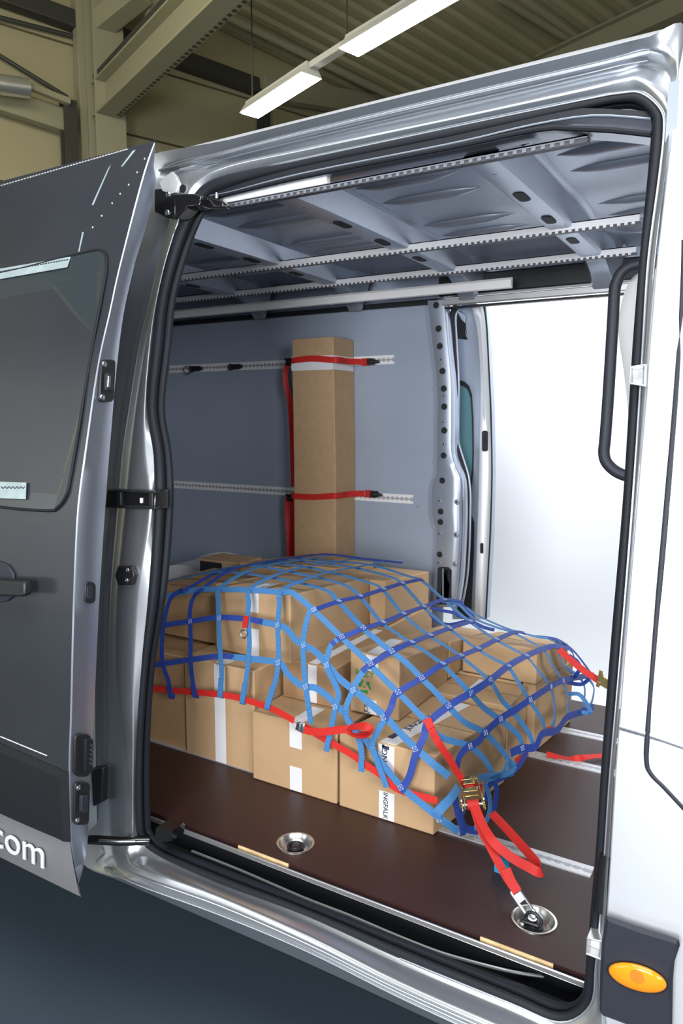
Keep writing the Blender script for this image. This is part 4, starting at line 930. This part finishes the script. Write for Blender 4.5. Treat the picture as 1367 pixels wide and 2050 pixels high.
mb = MB(); mb.obox(q+up_*.008, (side, ax, up_), (.027, .007, .0016)); mb.obox(q+up_*.011+ax*.02, (side, ax, up_), (.016, .009, .0014)); mb.obox(ctr+up_*.012-ax*.004, (side, ax, up_), (.020, .008, .0016)); mb.obox(ctr+up_*.004+ax*.012, (side, ax, up_), (.020, .003, .0016)); mb.build('release_handle', BRASSY, rs, bevel=.001)
mb = MB(); q2 = ctr-ax*(L*.22); mb.tube([q2-side*.024, q2+side*.024], .0035, 8); mb.build('pivot_bolt', ZINC, rs, smooth=True)
mb = MB(); mb.tube([q2-side*.013+ax*.004, q2-side*.012, q2+side*.012, q2+side*.013], [.004, .0085, .0085, .004], 14); mb.build('webbing_coil', RED, rs, smooth=True)
# strap to the hook and the long free tail
hook0 = at(1033, 1783, Y=1.685)
s0 = ctr+ax*(L*.46)-up_*.002
mb = MB(); mb.ribbon([s0, at(962,1660,Y=1.775), at(982,1697,Y=1.745), at(1002,1735,Y=1.715), at(1018,1762,Y=1.695), hook0], [up_, up_, V((.2,-.7,.6)), V((.35,-.6,.6)), V((.25,-.7,.6)), V((.1,-.8,.6))], .0215, .002); mb.build('webbing', RED, rs, smooth=True)
mb = MB(); mb.ribbon([at(1013,1740,Y=1.706), at(1022,1762,Y=1.692), at(1036,1786,Y=1.68)], (0.1,-.8,.6), .024, .004); mb.build('sewn_end', RED, rs, smooth=True)
mb = MB(); mb.ribbon([s0+up_*.006+side*.003, at(968,1655,Y=1.765), at(990,1688,Y=1.735), at(1025,1717,Y=1.735), at(1060,1737,Y=1.745), at(1078,1746,Y=1.75), at(1084,1741,Y=1.765), at(1066,1718,Y=1.80), at(1040,1688,Y=1.845), at(1010,1655,Y=1.89), at(984,1628,Y=1.92)], [up_, up_, V((-.2,-.6,.8)), V((-.35,-.7,.6)), V((-.3,-.8,.5)), V((0,-.9,.4)), V((.9,-.2,.2)), V((.3,.5,-.8)), V((.3,.4,-.9)), V((.3,.4,-.9)), V((.3,.4,-.9))], .024, .0018, sub=8); mb.build('strap_tail', RED, rs, smooth=True)
mb = MB(); mb.ribbon([at(1010,1706,Y=1.765), at(1009,1724,Y=1.77), at(1008,1744,Y=1.775)], (.1,-.9,.4), .026, .001); mb.build('label_tag', mat('turquoise_label', (.03,.30,.55), .45), rs)
mb = MB(); mb.ribbon([at(1000,1716,Y=1.785), at(998,1736,Y=1.785), at(998,1754,Y=1.785)], (-.2,-.9,.4), .026, .001); mb.build('label_tag', bpy.data.materials['turquoise_label'], rs)
# snap hook
h1, h2 = at(1030,1782,Y=1.685), at(1071,1842,Y=1.655); hx = (h2-h1).normalized(); hs = V((1,.1,0)); hs = (hs-hx*hs.dot(hx)).normalized(); HL = (h2-h1).length
pt = lambda a, b: h1+hx*(HL*a)+hs*b
mb = MB(); mb.tube(cr([pt(.0,.010), pt(-.06,0), pt(.0,-.010), pt(.25,-.011), pt(.6,-.011), pt(.9,-.010), pt(1.02,0), pt(.93,.009), pt(.75,.011)], 5), .0042, 8); mb.build('snap_hook', ZINC, rs, smooth=True)
mb = MB(); mb.tube([pt(.0,.010), pt(.3,.010), pt(.78,.010)], .0034, 8); mb.obox(pt(.2,.0)-hs.cross(hx)*0, (hx, hs, hx.cross(hs)), (HL*.18, .012, .0014)); mb.build('hook_gate', ZINC, rs, smooth=True, ang=40)
# rear right ratchet strap
r2 = thing('ratchet_strap', 'red strap leaving the rear right net corner, its ratchet half behind the door pillar', 'strap', (-.5, 2.7, .3))
pp = [at(*z2(1070,440), Y=2.62), at(*z2(1130,492), Y=2.62), at(*z2(1195,545), Y=2.62), at(*z2(1275,598), Y=2.62)]
mb = MB(); mb.ribbon(pp, (.1,-.8,.6), .024, .002); mb.build('webbing', RED, r2, smooth=True)
for k in (0, 1):
    mb = MB(); mb.prism([at(x, y, Y=2.60+.05*k) for x, y in [z2(1255,598),z2(1268,540),z2(1285,545),z2(1290,575),z2(1345,608),z2(1345,640),z2(1300,632),z2(1258,606)]], (0,.004,0)); mb.build('side_plate', BRASSY, r2, bevel=.001)
mb = MB(); mb.obox(at(*z2(1270,600), Y=2.625), ((1,0,-.3),(0,1,0),(.3,0,1)), (.006,.026,.010)); mb.build('ratchet_bar', BRASSY, r2, bevel=.001)
# strap lying on the floor at the rear right
r3 = thing('floor_strap', 'red strap lying on the rear floor rail', 'strap', (-.5, 2.55, 0))
mb = MB(); mb.ribbon([at(1094,1510,Z=.016), at(1112,1514,Z=.012), at(1138,1518,Z=.010), at(1158,1518,Z=.016), at(1180,1515,Z=.014), at(1230,1511,Z=.012)], [V((0,-.7,.7)), V((0,-.4,.9)), V((0,0,1)), V((0,-.9,.3)), V((0,-.4,.9)), V((0,-.2,1))], .022, .0015); mb.build('webbing', RED, r3, smooth=True)
# straps round the tall carton
def wallstrap(label, yl, ym, yr, fit, tails, lx):
    t = thing('lashing_strap', label, 'strap', (-1.92, 2.95, at(640, ym, Y=2.95).z), 'red straps round the tall carton')
    zl, zm, zr = at(lx,yl,Y=2.954).z, at(640,ym,Y=2.954).z, at(700,yr,Y=2.954).z
    pts = [(-2.062,3.12,zl-.006),(-2.054,3.0,zl),(-2.045,2.9535,zl),(-1.93,2.952,zm),(-1.815,2.950,zr),(-1.792,2.968,zr),(-1.793,3.06,zr),(-1.745,3.135,zr)]
    nn = [(-1,0,0),(-1,-.1,0),(-.7,-.7,0),(0,-1,0),(.4,-.9,0),(1,-.2,0),(1,-.1,0),(.8,-.6,0)]
    mb = MB(); mb.ribbon(pts, nn, .028, .0022, sub=4); mb.build('webbing', RED, t, smooth=True, ang=60)
    e = at(*fit, Y=3.135)
    mb = MB(); mb.box((e.x-.045,3.128,zr-.017),(e.x-.005,3.137,zr+.017)); mb.build('webbing', RED, t)
    mb = MB(); mb.box((e.x-.012,3.118,zr-.015),(e.x+.018,3.146,zr+.015)); mb.tube([V((e.x+.01,3.125,zr)),V((e.x+.05,3.125,zr-.002))], [.013,.006], 10); mb.build('track_fitting', BLACK, t, smooth=True, ang=40)
    mb = MB(); b = at(lx-7, yl+3, Y=3.05); mb.box((b.x-.012,3.03,b.z-.018),(b.x+.014,3.10,b.z+.018)); mb.tube([V((b.x-.016,3.03,b.z+.016)),V((b.x+.02,3.03,b.z-.016))], .005, 8); mb.build('cam_buckle', BLACKGL, t, bevel=.003)
    for tl_ in tails:
        pts = [at(x, y, Y=3.05) for x, y, a in tl_]; nn = [(math.sin(a), -math.cos(a), 0) for x, y, a in tl_]
        mb = MB(); mb.ribbon(pts, nn, .026, .0018); mb.build('strap_tail', RED, t, smooth=True)
wallstrap('upper red strap round the tall carton, its twisted tail hanging down', 722, 717, 719, (742,721), [[(576,727,.2),(571,749,.5),(574,775,.7),(579,796,.9),(582,830,1.1),(584,868,1.15),(586,920,1.0),(588,974,.9)]], 587)
wallstrap('lower red strap round the tall carton, with two hanging tails', 993, 996, 995, (748,996), [[(577,989,.2),(575,1017,.3),(576,1040,.5),(578,1065,.8),(580,1142,1.05),(580,1170,1.1)],[(587,991,.9),(586,1030,1.1),(586,1070,1.2),(585,1100,1.1),(585,1170,1.1)]], 589)
# loose fittings in the upper rail
for x, y, rg, lab in ((392,738,True,'black rail fitting with a wire ring in the upper wall rail'),(471,734,False,'black rail fitting without a ring in the upper wall rail')):
    p = at(x, y, Y=3.13); t = thing('rail_fitting', lab, 'fitting', (p.x, 3.14, p.z-.015))
    mb = MB(); mb.box((p.x-.028,3.122,p.z-.013),(p.x+.012,3.1455,p.z+.013)); mb.tube([V((p.x+.008,3.128,p.z)),V((p.x+.034,3.128,p.z)),V((p.x+.05,3.128,p.z-.001))], [.015,.013,.005], 10); mb.box((p.x-.034,3.115,p.z-.018),(p.x-.024,3.14,p.z+.016)); mb.build('fitting_body', BLACK, t, bevel=.002)
    if rg:
        mb = MB(); c = V((p.x-.05,3.118,p.z-.006)); mb.tube([c+V((.028*math.cos(a),.0,.022*math.sin(a))) for a in [2*math.pi*k/26 for k in range(26)]], .0022, 6, closed=True); mb.build('wire_ring', BLACK, t, smooth=True)
# ================================================================== the hall
TH = math.radians(68); U = V((-math.sin(TH), math.cos(TH), 0)); W = V((math.cos(TH), math.sin(TH), 0))
def struct(name, mb, m, **k): o = mb.build(name, m, None, **k); o['kind'] = 'structure'; return o
GZ = -.62
mb = MB(); mb.box((-14,-14,GZ-.1),(14,16,GZ)); struct('floor', mb, GROUND)
DW = 11.0
PC = atn(440, 140, U, DW); al = math.radians(6.2); SD = (W*math.cos(al)-V((0,0,math.sin(al)))).normalized(); NC = U.cross(SD); NC = NC if NC.z > 0 else -NC
PC = V((PC.x, PC.y, PC.z+.55))
# trapezoid roof sheeting, ribs running down the slope
mb = MB(); per = .30; prof = []
u0 = -9.0
n = int((DW+.3+9)/per)
for i in range(n):
    for a, h in ((0,0),(.40,0),(.52,.055),(.88,.055)): prof.append((u0+i*per+a*per, h))
def cpt(u, s, h): return PC+U*(u-DW)+SD*s+NC*h
for s0, s1 in ((-10, 16),):
    mb.loft([[cpt(u, s, h) for u, h in prof] for s in (s0, s1)])
    mb.loft([[cpt(u, s, .12) for u, h in (prof[0], prof[-1])] for s in (s0, s1)])
struct('ceiling', mb, HROOF)
# end wall of horizontal panels
mb = MB(); zz = GZ; base = U*DW
wallpt = lambda s, z, o=0: V((0,0,z))+U*(DW+o)+W*s
while zz < 8.6:
    mb.obox(wallpt(3, zz+.49, .06), (W, U, (0,0,1)), (13, .06, .485)); zz += 1.0
mb.mi = 1; mb.obox(wallpt(3, 4, .16), (W, U, (0,0,1)), (13, .04, 4.7)); struct('wall_back', mb, [HWALL, HDARK], bevel=.008)
mb = MB(); mb.obox(V((0,0,3.6))+U*(-9)+W*3, (W, U, (0,0,1)), (13, .1, 4.3)); struct('wall_front', mb, HPALE)
mb = MB(); mb.obox(V((0,0,3.6))+U*1-W*9.5, (U, W, (0,0,1)), (10.2, .1, 4.6)); struct('wall_left', mb, HPALE)
mb = MB(); mb.obox(V((0,0,3.0))+U*1+W*15.2, (U, W, (0,0,1)), (10.2, .1, 3.7)); struct('wall_right', mb, HWALL)
def wp(x, y, o=0.): return atn(x, y, U, DW-o)
def hbeam(name, label, cat, p, q, w, h, m, t=.02, upv=V((0,0,1)), kind='I'):
    ax = (q-p).normalized(); L = (q-p).length/2; c = (p+q)/2; upv = U if abs(ax.z) > .95 else upv; sd_ = ax.cross(upv).normalized(); up2 = sd_.cross(ax)
    th = thing(name, label, cat, c)
    if kind == 'I':
        mb = MB(); mb.obox(c, (ax, sd_, up2), (L, t/2, h/2)); mb.build('web', m, th)
        for k in (-1, 1): mb = MB(); mb.obox(c+up2*(k*h/2), (ax, sd_, up2), (L, w/2, t/2)); mb.build('flange', m, th, bevel=.004)
    elif kind == 'box': mb = MB(); mb.obox(c, (ax, sd_, up2), (L, w/2, h/2)); mb.build('profile', m, th, bevel=.01)
    else: mb = MB(); mb.tube([p, q], w/2, 14); mb.build('pipe', m, th, smooth=True, ang=50)
    return th, ax, sd_, up2
# column at the wall and the crane runway ending on it
a, b = wp(217, 330, .5), wp(222, 40, .5)
hbeam('steel_column', 'broad cream steel column standing against the end wall', 'column', V((a.x,a.y,GZ)), V((a.x,a.y,7.3)), .42, .30, HSTEEL, .03)
a = wp(178, 330, .2); hbeam('steel_column', 'narrow cream post beside the broad column', 'column', V((a.x,a.y,GZ)), V((a.x,a.y,7.4)), .25, .2, HSTEEL, .03, kind='box')
a = wp(141, 330, .35); hbeam('steel_column', 'dark post at the left of the cream columns', 'column', V((a.x,a.y,GZ)), V((a.x,a.y,wp(141,205,.35).z)), .18, .18, HDARK, .03)
p = wp(205, 205, .5); q = p-U*13
cb = hbeam('crane_beam', 'long cream crane runway beam running from the column', 'beam', p, q, .30, .42, HSTEEL, .03)
mb = MB(); mb.obox((p+q)/2+V((0,0,.27))-W*.05, (U, W, (0,0,1)), ((q-p).length/2, .07, .06)); mb.build('crane_rail', HDARK, cb[0])
mb = MB()
for i in range(120): mb.obox(p-U*(.3+.1*i)+V((0,0,-.225))+W*.11, (U, W, (0,0,1)), (.025, .022, .006))
mb.build('bolt_strip', HDARK, cb[0], kind='stuff')
p, q = wp(-40, -25, .15), wp(530, 180, .15)
hbeam('eaves_beam', 'dark horizontal steel beam along the top of the end wall', 'beam', p, q+(q-p)*.0, .2, .22, HDARK, .04, kind='box')
p, q = wp(525, 175, .3), wp(700, 205, .3); hbeam('eaves_beam', 'cream steel beam along the wall top behind the nearer lamp', 'beam', p, q+(q-p)*1.2, .2, .34, HSTEEL, .03, kind='box')
p = wp(527, 175, .2); hbeam('steel_column', 'dark post on the end wall behind the nearer lamp', 'column', V((p.x,p.y,GZ)), V((p.x,p.y,p.z)), .16, .16, HDARK, .03, kind='box')
p, q = wp(0, 200, .2), wp(135, 245, .2); hbeam('wall_rail_beam', 'cream horizontal rail low on the end wall', 'beam', p-(q-p)*1.0, q, .16, .3, HSTEEL, .03, kind='box')
# purlin tube and braces under the roof
def cp(x, y, off): return atn(x, y, NC, PC.dot(NC)-off)
p, q = cp(432, 22, .25), cp(790, 195, .25); hbeam('roof_tube', 'cream round tube running down under the roof sheeting', 'pipe', p-(q-p)*.05, q+(q-p)*.2, .12, .12, HSTEEL, kind='pipe')
p, q = cp(1180, 92, .35), cp(1380, 0, .35); hbeam('roof_rafter', 'cream rafter under the roof at the upper right', 'beam', p-(q-p)*.6, q+(q-p)*.6, .22, .3, HSTEEL, .03)
p, q = cp(1000, -5, .12), cp(1165, 95, .12); hbeam('roof_tube', 'thin cream tube at the upper right under the roof', 'pipe', p, q, .10, .1, HSTEEL, kind='pipe')
p, q = wp(292, 90, 1.2), wp(312, -20, 1.2); hbeam('hanger_post', 'thin cream strut standing above the crane beam', 'strut', p, q, .14, .1, HSTEEL, kind='box')
p, q = wp(205, 45, .6), wp(285, -20, 1.4); hbeam('knee_brace', 'cream knee brace at the top of the broad column', 'strut', p, q, .26, .26, HSTEEL, kind='box')
p, q = wp(225, 55, .5), wp(262, 125, .5); hbeam('corner_brace', 'small slanted brace right of the broad column', 'strut', p, q, .08, .08, HSTEEL, kind='box')
p, q = wp(-30, 165, .6), wp(57, 177, .6); hbeam('duct', 'round silver duct at the left edge of the hall', 'duct', p, q, .24, .24, ALU, kind='pipe')
p, q = wp(57, 172, .5), wp(140, 205, .5); hbeam('cable_tray', 'narrow cable tray between duct and dark post', 'tray', p, q, .10, .08, HSTEEL, kind='box')
for (x0, y0, x1, y1, lab) in ((-20, 100, 135, 195, 'thin sloping cable on the end wall at the left'), (-20, 30, 155, 75, 'upper thin sloping cable on the end wall')):
    t = thing('wall_cable', lab, 'cable', wp(x1, y1, .1)); mb = MB(); mb.tube([wp(x0, y0, .1), wp(x1, y1, .1)], .03, 8); mb.build('cable', HDARK, t, smooth=True)
t = thing('conduit', 'pair of thin vertical conduits right of the broad column', 'pipe', wp(236, 330, .1)); mb = MB()
for x in (234, 243): a = wp(x, 300, .1); mb.tube([V((a.x,a.y,GZ)), V((a.x,a.y,wp(x,225,.1).z))], .03, 8)
mb.build('tube', HSTEEL, t, smooth=True)
# the two strip lamps on one trunk
LZ = 4.6
def lamp(label, e0, e1, wires):
    p, q = at(*e0, Z=LZ), at(*e1, Z=LZ); ax = (q-p).normalized(); ax = V((ax.x, ax.y, 0)).normalized(); s = V((ax.y, -ax.x, 0)); L = (q-p).length/2; c = (p+q)/2; up = V((0,0,1))
    t = thing('ceiling_light', label, 'lamp', c, 'strip lamps on the trunk')
    mb = MB(); mb.loft([[c+ax*(k*L*f)+s*w+up*h for k, w in ((-1,-w_),(1,-w_),(1,w_),(-1,w_))] for f, w_, h in ((1,.125,0),(1,.115,.02),(.99,.06,.10),(.98,.055,.13))], True); mb.f.append([12,13,14,15]); mb.m.append(0); mb.build('housing', LAMPW, t)
    mb = MB(); mb.obox(c-up*.004, (ax, s, up), (L*.985, .108, .006)); mb.build('diffuser', LAMPE, t)
    for w in wires:
        a = at(*w, Z=LZ+.13); mb = MB(); mb.tube([V((a.x,a.y,LZ+.12)), V((a.x,a.y,6.4))], .008, 6); mb.build('suspension_wire', HDARK, t)
    return c, ax, L
c1, ax, L1 = lamp('nearer strip lamp, left below the other one', (499,231), (624,151), ((505,190),))
c2, ax2, L2 = lamp('strip lamp cut by the upper picture edge', (698,105), (960,-48), ((694,95),))
t = thing('lamp_trunk', 'slim cream trunk joining the two strip lamps', 'trunking', (c1+c2)/2)
dd = (c2-c1).normalized(); e1, e2 = c1+dd*(L1+.004), c2-dd*(L2+.004)
mb = MB(); mb.obox((e1+e2)/2+V((0,0,.09)), (dd, (dd.y,-dd.x,0), (0,0,1)), ((e2-e1).length/2, .045, .03)); mb.build('profile', LAMPW, t)
# white paper backdrop beyond the far door
bd_ = thing('backdrop', 'white paper backdrop hung beyond the far doorway', 'backdrop', (-.8, 4.7, GZ))
mb = MB(); prof = [(3.9, GZ+.004), (4.3, GZ+.012), (4.55, GZ+.10), (4.7, GZ+.35), (4.75, GZ+.7), (4.75, 1.0), (4.75, 2.75)]
prof = cr([V((0, y, z)) for y, z in prof], 4)
mb.loft([[V((x, p.y+.006*math.sin(3*x+2*p.z), p.z)) for p in prof] for x in [-2.9+.45*i for i in range(11)]]); 
mb.loft([[V((x, p.y+.004, p.z+.0)) for p in prof[8:]] for x in (-2.9, 1.6)])
mb.build('paper', BACKD, bd_, smooth=True)
mb = MB(); mb.tube([V((-3.1,4.78,2.78)), V((1.8,4.78,2.78))], .04, 12); mb.build('roll_tube', WHITE, bd_, smooth=True)
for x in (-3.05, 1.75): mb = MB(); mb.tube([V((x,4.86,GZ)), V((x,4.86,2.85))], .018, 8); mb.build('stand', BLACK, bd_, smooth=True)

# ================================================================== light
def area(name, loc, target, sx, sy_, power, col=(1,1,1)):
    l = bpy.data.lights.new(name, 'AREA'); l.shape = 'RECTANGLE'; l.size = sx; l.size_y = sy_; l.energy = power; l.color = col
    o = bpy.data.objects.new(name, l); C.objects.link(o); o.location = loc
    o.rotation_euler = (V(target)-V(loc)).to_track_quat('-Z', 'Y').to_euler(); return o
area('side_fill', (3.2, -1.5, 2.1), (-2.6, 3.1, .9), 1.6, 1.6, 170, (.95,.97,1))  # added fill that brightens the left part of the wall lining
area('studio_softbox', (-.1, -2.8, 1.35), (-.9, 2.0, .9), 1.7, 1.7, 200, (.97,.98,1))
area('backdrop_light', (-.4, 3.75, 3.3), (-.5, 4.75, .9), 3.2, .6, 135, (.95,.97,1))
area('overhead_softbox', (-.6, -.6, 4.6), (-.9, 1.3, .2), 3.8, 2.0, 190, (.97,.98,1))
area('hall_wall_fill', U*6.2+W*.5+V((0,0,5.4)), U*11+W*2.2+V((0,0,1.6)), 5, .5, 90, (1,.92,.68))  # unseen warm fill, added to brighten the end wall
area('left_wall_fill', (-6.3,-4.6,4.0), (-9.8,-6.6,.9), 6, 1.2, 850, (1,.99,.96))  # fill added so the bright left wall mirrors in the silver paint
w = bpy.data.worlds.new('hall_air'); bpy.context.scene.world = w; w.use_nodes = True
w.node_tree.nodes['Background'].inputs['Color'].default_value = (.40,.45,.52,1); w.node_tree.nodes['Background'].inputs['Strength'].default_value = .28
sc = bpy.context.scene
sc.view_settings.view_transform = 'Standard'; sc.view_settings.look = 'None'; sc.view_settings.gamma = 1; sc.view_settings.exposure = 0.0; sc.view_settings.use_curve_mapping = False
sc.cycles.max_bounces = 8
